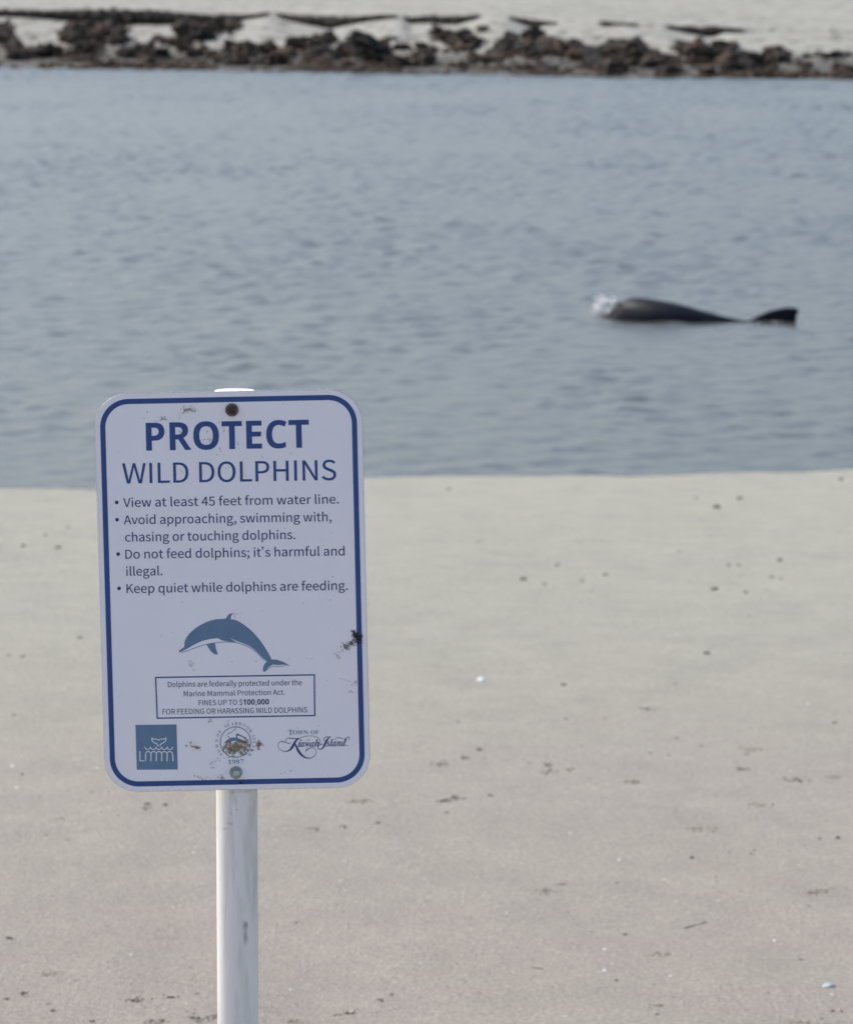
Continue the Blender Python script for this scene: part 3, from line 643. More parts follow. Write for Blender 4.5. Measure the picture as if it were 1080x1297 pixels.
# ------------------------------------------------------------------ the sign
GL = json.loads(r'''{"R":{" ":[196],"$":[486,[218,-108,276,-108,276,-9,319,2,356,20,386,46,409,79,422,117,427,161,407,247,356,304,290,343,224,376,173,416,153,474,156,501,165,524,180,543,200,557,224,566,252,569,277,567,299,562,318,555,354,530,371,514,414,561,376,595,355,609,331,620,305,629,276,634,276,732,218,732,218,633,178,623,143,605,115,580,94,549,81,512,76,470,96,392,147,340,278,266,329,221,349,156,346,127,337,102,321,83,300,68,272,58,239,55,210,57,183,64,157,74,110,103,88,120,51,65,73,46,98,30,126,15,156,3,187,-5,218,-11]],",":[243,[66,-166,102,-147,134,-123,159,-94,178,-61,189,-24,193,17,191,44,185,67,176,85,162,99,146,107,126,110,110,109,96,104,84,95,74,84,68,71,66,54,68,38,74,24,83,13,95,5,109,0,134,-1,131,-26,123,-50,110,-71,93,-90,72,-106,46,-119]],"-":[304,[40,214,264,214,264,276,40,276]],".":[243,[122,-11,137,-9,151,-4,162,5,171,17,177,32,179,49,177,66,171,81,162,93,151,103,137,108,122,110,106,108,92,103,81,93,72,81,66,66,64,49,66,32,72,17,81,5,92,-4,106,-9]],"4":[486,[298,0,373,0,373,177,459,177,459,241,373,241,373,642,284,642,18,229,18,177,298,177],[298,241,101,241,256,475,290,539,298,554,302,554,298,475]],"5":[486,[229,-11,282,-5,332,14,375,46,409,89,431,143,439,208,432,273,413,324,382,364,343,392,297,408,246,413,210,410,179,401,150,388,166,573,408,573,408,642,96,642,75,342,118,315,153,336,186,348,225,353,263,348,295,335,322,314,341,285,354,249,358,207,353,163,340,126,318,96,291,74,258,60,221,55,186,58,156,65,128,77,104,91,64,126,24,74,47,52,74,32,105,15,141,1,182,-8]],";":[243,[122,341,137,343,151,349,162,358,171,370,177,385,179,403,177,420,171,434,162,447,151,456,137,462,122,464,106,462,92,456,81,447,72,434,66,420,64,403,66,385,72,370,81,358,92,349,106,343],[66,-166,102,-147,134,-123,159,-94,178,-61,189,-24,193,17,191,44,185,67,176,85,162,99,146,107,126,110,110,109,96,104,84,95,74,84,68,71,66,54,68,38,74,24,83,13,95,5,109,0,134,-1,131,-26,123,-50,110,-71,93,-90,72,-106,46,-119]],"A":[532,[4,0,85,0,147,196,382,196,443,0,529,0,311,642,221,642],[167,260,232,466,263,576,266,576,308,431,362,260]],"D":[602,[88,0,252,0,341,10,415,39,474,85,516,149,542,229,551,323,542,418,516,497,473,559,414,605,339,632,249,642,88,642],[169,67,169,576,242,576,311,569,367,547,411,511,443,461,461,398,467,323,461,248,443,185,411,134,367,97,311,74,242,67]],"E":[516,[88,0,467,0,467,69,169,69,169,303,412,303,412,372,169,372,169,573,458,573,458,642,88,642]],"F":[483,[88,0,169,0,169,288,414,288,414,356,169,356,169,573,458,573,458,642,88,642]],"G":[603,[341,-11,382,-9,421,-2,456,10,488,25,515,43,538,63,538,333,327,333,327,265,464,265,464,97,433,77,393,64,348,60,285,68,232,92,190,131,159,183,140,247,134,323,141,398,161,461,192,513,235,551,287,574,348,582,378,580,405,574,428,564,450,552,486,522,530,574,509,593,485,612,457,628,424,641,387,650,345,653,264,643,193,613,134,564,89,499,61,417,51,320,61,223,88,142,132,76,190,28,260,-1]],"H":[637,[88,0,169,0,169,303,468,303,468,0,550,0,550,642,468,642,468,373,169,373,169,642,88,642]],"I":[256,[88,0,169,0,169,642,88,642]],"K":[565,[88,0,169,0,169,203,279,334,472,0,562,0,330,398,531,642,439,642,169,320,169,642,88,642]],"L":[475,[88,0,450,0,450,69,169,69,169,642,88,642]],"M":[711,[88,0,161,0,161,385,151,544,154,544,327,65,382,65,554,544,558,544,549,416,547,0,622,0,622,642,525,642,358,165,355,165,186,642,88,642]],"N":[633,[88,0,165,0,164,371,155,537,158,537,228,405,461,0,544,0,544,642,467,642,468,274,479,105,474,105,405,237,171,642,88,642]],"O":[650,[325,-11,401,-1,467,30,522,79,563,145,590,227,599,323,590,419,563,500,522,565,467,613,401,643,325,653,249,643,182,613,127,565,86,500,60,419,51,323,60,227,86,145,127,79,182,30,249,-1],[325,60,270,68,224,92,186,131,158,183,140,248,134,323,140,398,158,461,186,513,224,551,270,574,325,582,379,574,426,551,463,513,492,461,509,398,516,323,509,248,492,183,463,131,426,92,379,68]],"P":[554,[88,0,169,0,169,256,275,256,341,261,399,277,446,304,481,342,503,392,511,453,503,516,481,564,445,600,397,624,339,637,271,642,88,642],[169,321,169,576,261,576,313,573,355,565,388,550,412,527,426,495,431,453,426,412,413,378,390,353,358,335,316,325,264,321]],"R":[556,[169,337,169,576,277,576,323,573,362,565,392,551,414,529,428,500,432,462,428,424,414,392,392,368,362,351,323,340,277,337],[440,0,531,0,369,281,409,295,444,315,473,342,495,375,508,415,513,462,505,522,484,568,450,602,405,625,351,638,289,642,88,642,88,0,169,0,169,272,284,272]],"S":[522,[266,-11,329,-5,382,13,425,42,457,78,477,122,484,171,479,214,466,250,446,280,419,305,388,325,211,405,189,420,171,438,159,461,154,489,158,516,169,539,187,557,211,571,240,579,274,582,303,580,330,575,355,566,378,554,420,523,462,574,438,596,410,615,380,631,347,643,311,650,274,653,219,647,170,631,129,605,98,571,79,530,72,483,77,440,92,405,115,375,142,352,172,333,349,251,371,236,387,217,398,193,402,164,398,134,386,109,366,88,340,73,306,63,267,60,234,62,202,69,171,81,141,97,114,117,90,139,42,83,71,56,104,33,141,14,180,0,222,-8]],"T":[524,[221,0,303,0,303,573,497,573,497,642,27,642,27,573,221,573]],"U":[631,[316,-11,378,-5,434,14,480,49,516,101,538,173,546,264,546,642,468,642,468,263,463,194,448,141,424,103,393,78,357,64,316,60,276,64,240,78,210,103,186,141,172,194,166,263,166,642,86,642,86,264,94,173,116,101,152,49,198,14,253,-5]],"V":[503,[206,0,299,0,503,642,421,642,256,82,252,82,86,642,1,642]],"W":[769,[158,0,255,0,383,533,386,533,407,436,515,0,613,0,745,642,668,642,581,189,564,84,558,84,513,292,424,642,349,642,253,258,215,84,212,84,106,642,23,642]],"a":[493,[190,-11,219,-9,247,-2,274,9,324,39,348,57,350,57,357,0,423,0,423,292,419,348,406,395,384,434,353,463,311,481,258,488,221,485,185,478,152,467,95,440,72,425,102,370,144,395,192,414,218,419,245,421,279,416,305,404,323,384,335,359,341,331,343,301,251,287,178,268,122,242,82,210,59,171,52,123,56,84,70,50,91,24,119,5,152,-7],[213,53,190,55,170,61,153,71,140,85,132,104,129,129,133,157,149,183,176,204,216,222,272,237,343,248,343,116,299,81,278,69,256,60,235,55]],"c":[446,[268,-11,296,-10,324,-4,350,5,376,16,400,31,422,48,387,102,354,78,317,62,296,57,275,55,234,61,198,78,169,105,146,141,133,186,128,237,133,289,147,333,170,370,200,397,236,414,277,420,312,415,344,401,372,379,412,432,375,459,354,471,330,480,303,485,274,488,215,480,160,458,114,422,78,373,54,311,46,237,53,164,75,103,109,54,154,18,208,-4]],"d":[543,[242,-11,270,-9,297,-2,322,9,346,22,387,56,390,56,397,0,462,0,462,697,382,697,382,514,386,432,345,462,324,473,302,481,279,486,252,488,199,480,151,457,109,420,76,371,54,309,46,237,53,164,71,102,100,54,139,18,187,-4],[260,56,221,62,189,78,163,104,144,140,133,185,129,238,134,289,147,334,169,370,197,397,229,414,266,420,305,415,343,399,382,370,382,121,342,85,322,72,302,63,281,58]],"e":[485,[273,-11,304,-10,333,-5,384,12,429,37,401,90,364,70,325,57,282,53,239,58,202,73,171,98,147,131,132,171,124,219,445,219,448,264,443,328,426,383,399,427,362,460,315,480,258,488,205,480,155,457,111,420,77,371,54,310,46,237,54,164,76,103,112,54,158,18,212,-4],[123,276,132,320,148,356,170,385,197,406,227,419,260,424,295,419,324,407,347,386,364,357,375,320,378,276]],"f":[284,[29,411,94,411,94,0,173,0,173,411,274,411,274,475,173,475,175,579,181,602,190,620,203,634,220,642,249,644,294,631,312,693,288,701,261,706,232,708,189,703,154,689,127,666,109,635,97,597,94,551,94,475,29,471]],"g":[494,[241,-219,310,-213,368,-196,416,-170,452,-136,474,-97,481,-54,477,-19,463,10,440,32,408,47,366,56,316,59,194,60,172,65,157,73,147,84,141,96,140,123,148,143,170,167,192,158,216,153,240,151,287,156,329,171,364,195,391,228,408,268,414,316,409,355,396,388,376,414,473,414,473,475,307,475,266,486,240,488,194,482,151,467,115,442,87,408,69,367,62,318,65,290,71,265,81,242,94,221,109,204,124,190,124,186,99,165,80,135,74,117,72,98,73,80,84,51,103,28,115,20,115,16,94,1,77,-15,63,-33,53,-52,47,-72,45,-92,51,-130,70,-161,99,-186,139,-204,186,-215],[240,205,214,208,190,219,169,235,153,258,143,285,139,318,143,350,153,378,169,400,189,416,213,426,240,429,267,426,291,416,312,400,328,378,338,350,341,318,338,285,327,258,311,235,291,219,267,208],[252,-164,212,-161,178,-153,151,-141,131,-125,119,-104,115,-81,120,-53,135,-26,163,0,205,-6,335,-8,359,-13,378,-20,392,-32,400,-47,403,-67,398,-92,384,-114,362,-134,332,-150,295,-160]],"h":[531,[81,0,161,0,161,345,205,385,225,399,246,409,267,416,291,418,319,414,342,404,359,388,371,363,378,331,381,291,381,0,460,0,460,301,457,357,445,403,425,440,397,466,361,482,315,488,284,485,255,477,228,464,203,448,158,408,161,506,161,697,81,697]],"i":[241,[81,0,161,0,161,475,81,475],[121,573,136,575,149,580,159,588,167,599,172,612,174,627,172,641,167,654,159,664,149,672,136,677,121,678,106,677,93,672,83,664,75,654,70,641,68,627,70,612,75,599,83,588,93,580,106,575]],"l":[249,[175,-11,211,-4,200,57,187,55,172,59,164,70,161,89,161,697,81,697,81,95,83,63,89,37,100,16,116,1,138,-8]],"m":[811,[81,0,161,0,161,345,203,386,223,400,243,410,262,416,280,418,308,414,330,404,347,388,359,363,366,331,369,291,369,0,448,0,448,345,491,386,511,400,531,410,550,416,568,418,596,414,618,404,635,388,647,363,654,331,657,291,657,0,736,0,736,301,732,357,721,403,701,440,673,466,637,482,593,488,564,485,537,476,511,462,485,444,435,397,424,423,409,445,390,463,366,476,338,485,304,488,276,485,249,477,224,464,200,447,154,406,146,475,81,475]],"n":[534,[81,0,161,0,161,345,205,385,225,399,246,409,267,416,291,418,319,414,342,404,359,388,371,363,378,331,381,291,381,0,460,0,460,301,457,357,445,403,425,440,397,466,361,482,315,488,284,485,255,477,228,464,203,447,154,406,146,475,81,475]],"o":[530,[265,-11,322,-4,374,18,419,54,454,103,477,164,485,237,477,311,454,373,419,422,374,458,322,480,265,488,209,480,157,458,112,422,77,373,54,311,46,237,54,164,77,103,112,54,157,18,209,-4],[265,55,226,61,193,78,166,105,145,141,132,186,128,237,132,289,145,333,166,370,193,397,226,414,265,420,304,414,338,397,365,370,386,333,399,289,404,237,399,186,386,141,365,105,338,78,304,61]],"p":[543,[81,-200,161,-200,161,-39,158,44,202,14,246,-5,268,-10,290,-11,343,-4,392,19,434,56,467,106,489,170,496,245,491,314,475,373,448,421,411,457,364,480,307,488,280,485,253,478,227,467,178,438,154,420,146,475,81,475],[277,56,242,61,203,76,161,105,161,355,205,391,247,413,267,418,287,420,328,414,360,398,384,372,401,337,410,294,413,244,409,190,395,143,374,106,347,79,314,62]],"q":[543,[382,-200,462,-200,462,475,398,475,390,431,368,448,326,473,303,481,279,486,252,488,199,480,151,457,109,420,76,371,54,309,46,237,53,164,71,102,100,54,139,18,187,-4,242,-11,270,-9,296,-2,320,8,344,21,386,55,382,-32],[260,56,221,62,189,78,163,104,144,140,133,185,129,238,134,289,147,334,169,370,197,397,229,414,266,420,305,415,343,399,382,370,382,121,342,85,322,72,302,63,281,58]],"r":[340,[81,0,161,0,161,305,178,342,197,370,218,391,239,405,260,413,289,416,327,408,341,477,326,483,291,488,265,484,240,475,216,461,194,441,154,389,146,475,81,475]],"s":[410,[205,-11,257,-6,299,8,333,30,357,59,372,92,377,130,371,170,355,201,331,226,301,245,183,294,162,306,145,320,134,336,130,356,133,374,140,391,152,405,169,416,191,423,219,425,258,420,294,405,327,383,365,433,324,461,300,472,274,480,247,486,218,488,170,483,129,469,97,448,74,421,59,389,54,353,60,316,75,286,98,263,127,244,244,194,267,181,285,166,297,147,301,125,299,105,291,88,278,73,260,61,236,53,207,51,180,53,155,58,131,66,88,92,67,108,28,54,52,36,79,21,108,7,139,-3,171,-9]],"t":[330,[229,-11,259,-9,318,6,302,67,266,55,248,53,223,56,204,64,190,77,181,95,176,118,174,411,304,411,304,475,174,475,174,609,108,609,99,475,24,471,24,411,95,411,95,147,98,102,107,64,124,32,150,8,184,-6]],"u":[531,[220,-11,251,-9,279,-1,306,12,330,29,354,50,376,74,379,74,385,0,452,0,452,475,372,475,372,138,329,93,309,77,288,66,267,60,243,58,215,61,192,71,175,88,163,112,156,144,154,184,154,475,74,475,74,174,77,118,89,72,109,36,137,10,174,-6]],"v":[456,[183,0,277,0,445,475,366,475,232,65,228,65,95,475,11,475]],"w":[702,[156,0,249,0,333,323,348,393,353,393,374,301,453,0,551,0,679,475,602,475,518,134,504,68,500,68,392,475,314,475,223,134,208,68,204,68,176,200,105,475,24,475]],"y":[456,[132,-199,169,-183,200,-157,226,-124,248,-85,266,-40,445,475,367,475,262,145,242,77,238,77,95,475,11,475,202,-1,192,-37,181,-65,167,-89,151,-110,132,-126,110,-136,78,-139,48,-131,32,-195,67,-204]],"\u2019":[875,[42,524,60,491,88,507,114,528,136,554,154,584,166,617,170,655,167,678,160,698,149,714,135,727,119,735,101,738,83,736,68,729,56,720,48,708,43,695,41,681,43,666,48,652,56,641,67,633,81,627,101,625,120,632,117,612,110,592,99,573,83,554,64,538]],"\u2022":[875,[438,425,413,422,391,413,372,398,357,380,348,357,345,333,348,308,357,286,372,267,391,252,413,243,438,240,462,243,485,252,503,267,518,286,527,308,530,333,527,357,518,380,503,398,485,413,462,422]]},"B":{"P":[422,[60,0,60,480,243,478,294,470,315,462,333,452,349,440,373,410,387,373,392,330,390,303,384,276,374,252,360,229,340,209,316,193,286,180,249,173,162,171,162,0],[162,254,209,254,234,258,255,266,271,277,282,293,288,314,287,348,280,365,269,379,253,388,233,394,162,396]],"R":[443,[60,0,60,480,231,479,285,471,328,455,345,444,359,431,371,416,380,399,386,380,392,336,386,296,370,263,346,237,318,217,302,209,443,0,330,0,216,184,162,184,162,0],[162,267,211,267,238,271,259,278,274,289,283,304,288,323,288,344,283,362,273,376,257,386,236,393,209,396,162,396]],"O":[535,[242,-6,196,1,156,15,123,35,95,61,72,93,56,130,45,171,40,217,40,265,45,311,56,352,72,388,95,420,123,445,156,466,196,479,243,486,293,486,339,479,379,466,412,445,440,420,462,388,479,351,490,310,495,265,495,216,490,171,479,129,462,93,440,61,412,35,379,15,339,1,293,-6],[288,80,323,89,338,98,350,109,369,137,382,173,388,216,388,265,382,308,369,344,350,372,338,383,323,392,288,401,247,401,212,392,198,383,185,372,166,344,153,308,147,265,147,216,153,173,166,137,185,109,198,98,212,89,247,80]],"T":[389,[144,0,144,395,13,395,13,480,375,480,375,395,245,395,245,0]],"E":[376,[60,0,60,480,336,480,336,396,162,396,162,291,324,291,324,208,162,208,162,84,336,84,336,0]],"C":[428,[231,-6,187,1,149,15,117,35,91,61,70,92,55,129,45,170,40,215,40,263,46,307,57,348,75,385,97,417,125,443,159,464,197,478,240,485,300,484,347,474,404,453,371,370,335,386,299,397,264,402,228,397,198,382,175,358,157,325,147,285,144,238,147,191,156,152,172,120,183,107,195,97,226,83,264,78,303,81,343,90,386,103,386,18,344,4,302,-4]],"1":[384,[176,0,179,373,157,352,89,296,40,357,194,480,277,480,277,0]],"0":[384,[164,-5,139,1,116,10,96,22,79,39,64,59,52,82,34,137,25,203,25,265,28,312,35,354,46,390,62,421,82,447,106,466,136,480,172,486,219,485,244,480,266,471,286,458,303,442,318,422,331,399,341,373,355,312,359,240,357,191,352,147,343,107,330,74,312,45,290,23,263,6,230,-3],[203,76,223,85,238,104,248,131,255,168,258,213,258,266,255,312,248,348,238,376,223,395,203,404,179,404,159,395,144,376,135,348,128,312,125,266,125,214,128,168,135,131,144,104,159,86,179,76]]},"S":{"T":[423,[92,0,92,17,114,19,130,23,142,31,150,42,154,59,156,433,132,432,102,426,76,412,56,393,41,367,31,336,29,318,11,318,11,455,410,455,410,317,394,317,387,352,375,382,357,404,333,420,304,430,263,433,264,69,267,49,272,35,281,26,296,21,328,17,328,0]],"O":[525,[244,-10,213,-6,183,2,155,14,129,29,105,47,84,69,66,93,51,119,40,148,32,179,28,211,28,244,32,276,40,307,51,335,66,362,84,386,106,408,130,426,156,442,185,453,216,462,248,466,282,466,313,462,343,454,371,442,397,427,420,409,441,388,459,364,474,337,486,308,494,277,498,245,498,211,494,179,486,148,474,119,459,93,441,69,419,47,395,29,369,14,340,2,310,-6,277,-10],[265,12,300,18,328,36,351,66,367,108,376,162,379,228,376,293,365,346,348,389,324,419,310,430,294,437,278,442,260,443,225,437,196,419,174,389,158,347,148,294,145,228,149,163,159,109,177,67,201,37,215,26,230,18,247,14]],"W":[611,[171,-11,24,413,12,430,3,435,-15,439,-15,455,181,455,181,439,157,435,145,427,140,410,144,387,223,153,301,353,278,418,271,427,252,435,229,439,229,455,439,455,439,439,413,436,398,427,393,412,396,397,474,166,547,391,548,412,546,421,541,428,524,436,503,439,503,455,624,455,624,439,612,435,602,429,588,410,575,379,446,-11,428,-11,316,309,190,-11]],"N":[494,[403,-11,107,350,107,67,110,49,115,36,123,27,136,21,167,17,167,0,18,0,18,17,45,20,61,27,71,41,75,64,76,388,43,427,31,435,18,439,18,455,156,455,391,169,390,399,384,418,373,430,353,436,331,439,331,455,480,455,480,439,459,436,443,432,433,425,427,414,423,398,422,-11]],"F":[404,[15,0,15,17,36,20,52,26,62,34,69,45,73,62,74,386,71,405,65,418,56,427,43,433,14,439,14,455,394,455,394,320,377,320,365,367,355,385,343,400,328,412,310,420,288,426,230,431,194,428,186,421,182,408,182,247,204,248,229,253,248,263,263,279,274,301,284,347,302,347,302,118,285,118,279,154,269,181,257,200,239,213,217,221,182,224,183,59,190,38,204,26,229,19,257,17,257,0]],"S":[390,[43,-11,43,158,62,158,75,113,91,77,111,50,136,30,164,19,197,15,220,17,241,24,257,36,269,51,276,69,279,89,277,104,273,117,255,140,225,160,144,200,112,221,87,242,69,264,56,289,50,317,50,345,54,370,62,392,73,412,88,429,105,443,126,454,148,462,192,466,221,463,291,446,310,447,317,454,320,466,339,466,339,319,322,319,305,365,280,402,265,417,248,429,231,438,213,443,194,445,173,443,155,437,140,426,128,413,122,398,120,380,121,364,127,349,137,336,168,314,266,266,309,240,337,211,346,196,357,162,359,119,354,93,345,69,332,47,314,29,293,14,268,2,240,-6,186,-10,142,-4,102,8,81,12,71,9,65,0,61,-11]],"E":[442,[14,0,14,17,35,18,51,22,62,30,70,41,74,57,75,382,72,405,66,420,57,429,44,435,16,439,16,455,399,455,399,320,383,320,375,357,361,386,340,406,312,420,276,428,219,430,200,428,189,422,184,410,183,246,208,246,232,252,252,262,266,278,277,300,288,345,304,345,304,118,287,118,280,164,273,181,264,195,254,206,241,213,207,221,183,222,183,59,185,47,189,38,196,33,221,28,276,30,302,35,324,43,345,53,363,67,378,84,393,105,411,143,430,143,402,0]],"A":[437,[-9,0,-9,18,14,24,24,30,41,55,206,466,224,465,399,55,415,29,425,22,443,18,443,0,229,0,229,18,259,21,277,30,282,37,283,49,253,132,103,132,77,65,75,50,76,39,80,32,96,21,128,18,128,0],[113,161,242,161,177,319]],"B":[443,[16,0,16,17,36,20,52,25,62,32,69,44,73,60,74,378,71,407,62,425,47,435,15,439,15,455,220,455,274,452,318,444,352,429,377,409,391,383,396,351,393,325,384,302,369,283,348,268,320,256,287,247,327,237,360,223,385,206,404,185,415,160,418,132,413,93,407,76,397,61,371,35,335,15,291,4,238,0],[182,252,205,252,234,257,255,266,270,280,279,301,284,329,284,360,281,385,274,405,264,419,248,428,228,433,198,432,190,428,183,412],[235,25,259,30,276,41,289,58,296,81,300,111,300,146,295,176,284,199,268,215,245,225,215,230,182,231,182,58,188,37,194,30,214,24]],"R":[473,[15,0,15,17,36,20,52,24,62,32,69,43,73,59,74,389,71,406,66,419,57,428,44,434,16,439,16,455,249,455,305,448,349,435,383,415,395,403,405,388,412,372,417,334,414,308,406,285,392,265,372,248,346,234,315,224,443,36,456,23,480,17,480,0,338,0,201,212,182,212,182,69,185,50,190,36,199,28,212,22,242,17,242,0],[182,234,220,234,249,240,271,251,287,267,298,290,303,319,301,365,295,389,284,407,268,421,249,429,216,431,193,425,187,419,182,394]],"K":[510,[16,0,16,17,37,20,53,24,63,32,70,43,74,59,75,389,72,406,67,419,58,428,45,434,17,439,17,455,242,455,242,439,215,435,197,428,187,415,183,394,183,234,329,382,342,398,348,412,347,425,334,434,291,439,291,455,486,455,486,439,457,436,436,430,415,419,369,384,271,285,475,34,491,23,519,17,519,0,281,0,281,17,322,21,332,29,334,34,326,53,199,214,183,198,183,69,186,50,191,36,199,28,213,22,242,17,242,0]],"I":[261,[13,0,13,17,50,26,61,32,69,42,74,56,75,397,72,412,67,424,58,430,45,435,13,439,13,455,244,455,244,439,207,433,196,427,188,419,184,405,183,71,186,49,194,34,211,24,246,17,246,0]],"L":[426,[15,0,15,17,36,20,52,24,62,32,69,43,73,59,74,389,71,407,66,420,57,429,44,434,16,439,16,455,250,455,250,439,219,436,199,430,188,416,183,394,182,75,184,51,191,37,204,30,226,28,278,31,303,36,325,44,345,56,362,71,377,89,391,112,409,154,427,154,402,0]],"D":[496,[20,0,20,17,53,23,63,30,69,39,73,54,74,387,71,407,65,421,56,430,43,435,15,439,15,455,260,454,296,449,328,441,357,429,383,414,405,396,424,375,440,351,452,325,461,295,466,263,468,228,461,158,441,101,408,57,362,25,302,6,228,0],[243,26,262,30,279,37,295,47,308,59,319,75,337,115,347,166,351,229,347,291,336,342,319,382,294,410,262,428,215,433,202,431,193,426,187,420,182,394,183,55,190,34,197,29,208,25]],"1":[375,[65,0,65,36,126,36,143,42,148,49,154,71,154,416,122,380,94,355,81,348,67,346,57,347,48,352,33,369,28,396,57,405,91,420,179,482,254,482,256,61,263,44,271,38,282,36,343,36,343,0]],"9":[375,[139,-6,116,-4,96,1,67,17,57,27,45,51,43,74,48,91,61,102,75,107,92,71,103,56,118,45,135,38,156,36,183,41,205,57,223,84,237,122,246,171,251,230,227,207,195,191,176,186,155,185,119,189,87,201,60,220,40,248,28,282,24,324,26,355,32,383,42,409,56,431,74,450,95,466,120,477,147,484,177,486,209,484,238,476,264,463,287,444,307,420,323,390,335,353,343,310,345,261,340,190,326,126,315,97,301,72,284,49,264,30,241,14,215,3,185,-4],[192,233,206,236,219,242,239,260,251,278,248,330,242,372,231,403,217,424,201,437,181,441,164,438,149,429,137,413,128,391,123,362,121,328,123,299,128,275,137,257,149,244,165,236]],"8":[375,[165,-6,132,-2,104,5,80,17,60,31,44,48,32,67,25,88,21,111,21,136,27,162,39,184,57,202,79,219,119,242,94,259,74,276,57,296,45,316,38,339,36,364,37,385,42,404,50,423,62,441,79,456,99,469,125,478,156,484,191,486,235,483,271,471,299,453,318,429,330,401,334,369,332,344,324,322,310,305,270,274,244,260,280,240,309,220,330,199,344,177,352,153,355,127,350,88,335,55,310,29,276,9,234,-3],[203,283,230,304,239,317,245,332,250,370,247,395,237,418,222,436,200,446,187,447,170,445,156,438,145,426,137,410,132,392,130,372,132,351,139,333,149,318,181,294],[198,32,218,37,234,48,248,63,257,82,261,104,261,126,256,146,246,163,230,178,164,216,137,192,126,178,118,161,112,142,111,120,113,95,120,74,132,56,147,42,165,34]],"7":[375,[111,0,289,406,102,405,86,398,76,383,70,338,30,338,33,480,353,480,353,447,168,0]]},"I":{"K":[426,[-34,0,-34,15,-9,18,9,25,22,41,34,67,118,384,120,407,118,416,113,423,95,431,73,435,73,451,283,451,283,435,258,432,241,425,228,409,217,383,179,240,180,238,186,242,321,365,344,389,355,407,356,419,348,428,320,436,320,451,459,451,459,435,443,432,423,420,396,399,255,267,363,39,376,25,403,17,403,0,214,0,214,17,241,19,253,25,258,36,254,56,177,220,173,220,131,61,130,42,132,33,137,26,155,18,177,15,177,0]],"i":[194,[114,375,104,380,96,389,90,398,88,422,90,433,96,443,104,451,114,457,138,460,149,457,167,443,173,433,176,422,176,410,173,398,167,389,149,375],[42,-8,29,-5,18,1,10,10,4,21,1,44,7,77,49,229,53,254,50,264,41,271,19,273,19,289,150,310,85,68,84,51,87,46,91,43,100,44,115,54,142,90,155,81,138,54,121,31,103,14,85,2,67,-6]],"a":[336,[43,-8,24,-3,8,7,-5,22,-14,40,-18,61,-18,85,-9,134,11,184,40,231,74,268,98,286,126,301,153,309,178,308,189,305,198,299,211,279,214,265,225,303,297,303,228,58,231,44,235,41,245,42,259,52,285,87,300,78,265,30,248,13,231,1,214,-6,197,-9,174,-4,166,2,160,10,155,40,162,75,128,28,111,12,93,1,74,-6],[98,41,118,51,139,73,157,103,173,138,186,175,194,210,198,241,197,258,192,272,180,280,167,280,157,276,135,258,114,228,95,190,71,122,66,97,66,68,72,51,84,42]],"w":[420,[48,-10,44,170,40,219,35,242,25,263,13,273,-1,273,-2,291,97,310,103,305,108,290,118,231,124,132,229,310,246,310,267,87,312,143,338,188,346,214,344,223,321,250,316,260,315,282,325,300,342,310,365,310,375,305,383,298,392,277,394,264,389,237,377,205,356,168,328,125,290,78,216,-9,197,-10,179,179,68,-9]],"h":[357,[210,-9,196,-8,185,-4,176,3,170,13,165,41,169,67,221,237,223,251,220,257,214,260,198,258,185,252,159,227,131,185,104,130,81,68,63,0,-19,0,89,402,88,422,80,429,48,433,48,451,134,461,187,470,115,197,139,232,162,260,184,282,206,297,229,307,253,310,268,308,281,304,290,297,297,287,301,275,302,249,288,190,246,58,248,47,253,43,262,45,276,57,306,98,320,89,302,59,284,34,265,15,247,2,228,-7]],"I":[249,[-34,0,-34,15,-9,18,9,25,22,41,34,67,118,384,119,413,115,420,99,430,73,435,73,451,283,451,283,435,257,432,239,424,227,410,217,385,133,75,129,51,130,38,134,30,150,20,177,15,177,0]],"s":[253,[63,-6,17,7,3,4,-7,-7,-24,-4,-7,109,13,105,16,78,23,55,33,37,46,24,62,17,81,14,103,18,110,24,118,41,118,64,112,81,99,101,57,155,39,185,29,214,28,228,31,250,39,269,53,286,71,299,92,306,116,309,156,304,191,295,204,298,212,307,230,307,215,205,197,207,192,232,184,252,174,268,163,279,149,286,128,288,111,281,99,268,97,260,97,248,104,231,169,144,181,121,188,99,190,74,187,58,173,29,149,7,118,-6]],"l":[173,[32,-9,19,-6,8,-1,-1,8,-7,19,-10,43,-5,73,87,414,84,425,74,431,52,433,52,450,183,470,73,56,75,44,80,41,89,42,104,53,131,89,144,79,109,29,93,12,76,0,59,-7]],"n":[357,[199,-8,188,-4,179,3,173,13,168,41,171,67,224,237,225,251,222,257,217,260,201,259,189,253,163,229,136,190,110,137,86,74,66,0,-14,0,50,244,51,260,45,268,33,272,18,273,17,289,151,310,116,193,141,230,164,259,187,281,209,297,232,306,256,310,271,308,284,304,294,297,301,287,305,275,305,246,288,181,258,87,249,53,251,47,256,43,269,46,283,59,304,90,319,80,282,31,266,13,249,1,231,-7]],"d":[334,[44,-9,26,-4,10,7,-2,23,-11,43,-15,68,-13,114,0,159,22,204,52,245,69,264,92,283,121,300,150,309,173,309,190,306,213,294,242,402,241,422,231,430,205,433,205,451,343,470,230,49,232,43,240,41,252,49,281,89,297,78,261,30,246,13,231,0,215,-7,198,-9,175,-4,167,2,162,10,157,35,164,76,130,28,113,12,95,0,76,-7],[101,42,111,46,132,63,151,91,168,126,183,163,194,199,200,231,201,260,195,275,185,282,173,283,154,273,134,252,115,224,97,190,82,153,72,117,67,86,69,63,77,48,92,42]]}}''')
GL['R']['\u2019'][0] = 250
CAPH = {'R': 642.0, 'B': 480.0, 'S': 455.0, 'I': 451.0}
PSC = 1112.0                                          # photograph pixels per metre on the sign face
rz, rx, ry = math.radians(-.344), math.radians(.652), math.radians(-1.196)
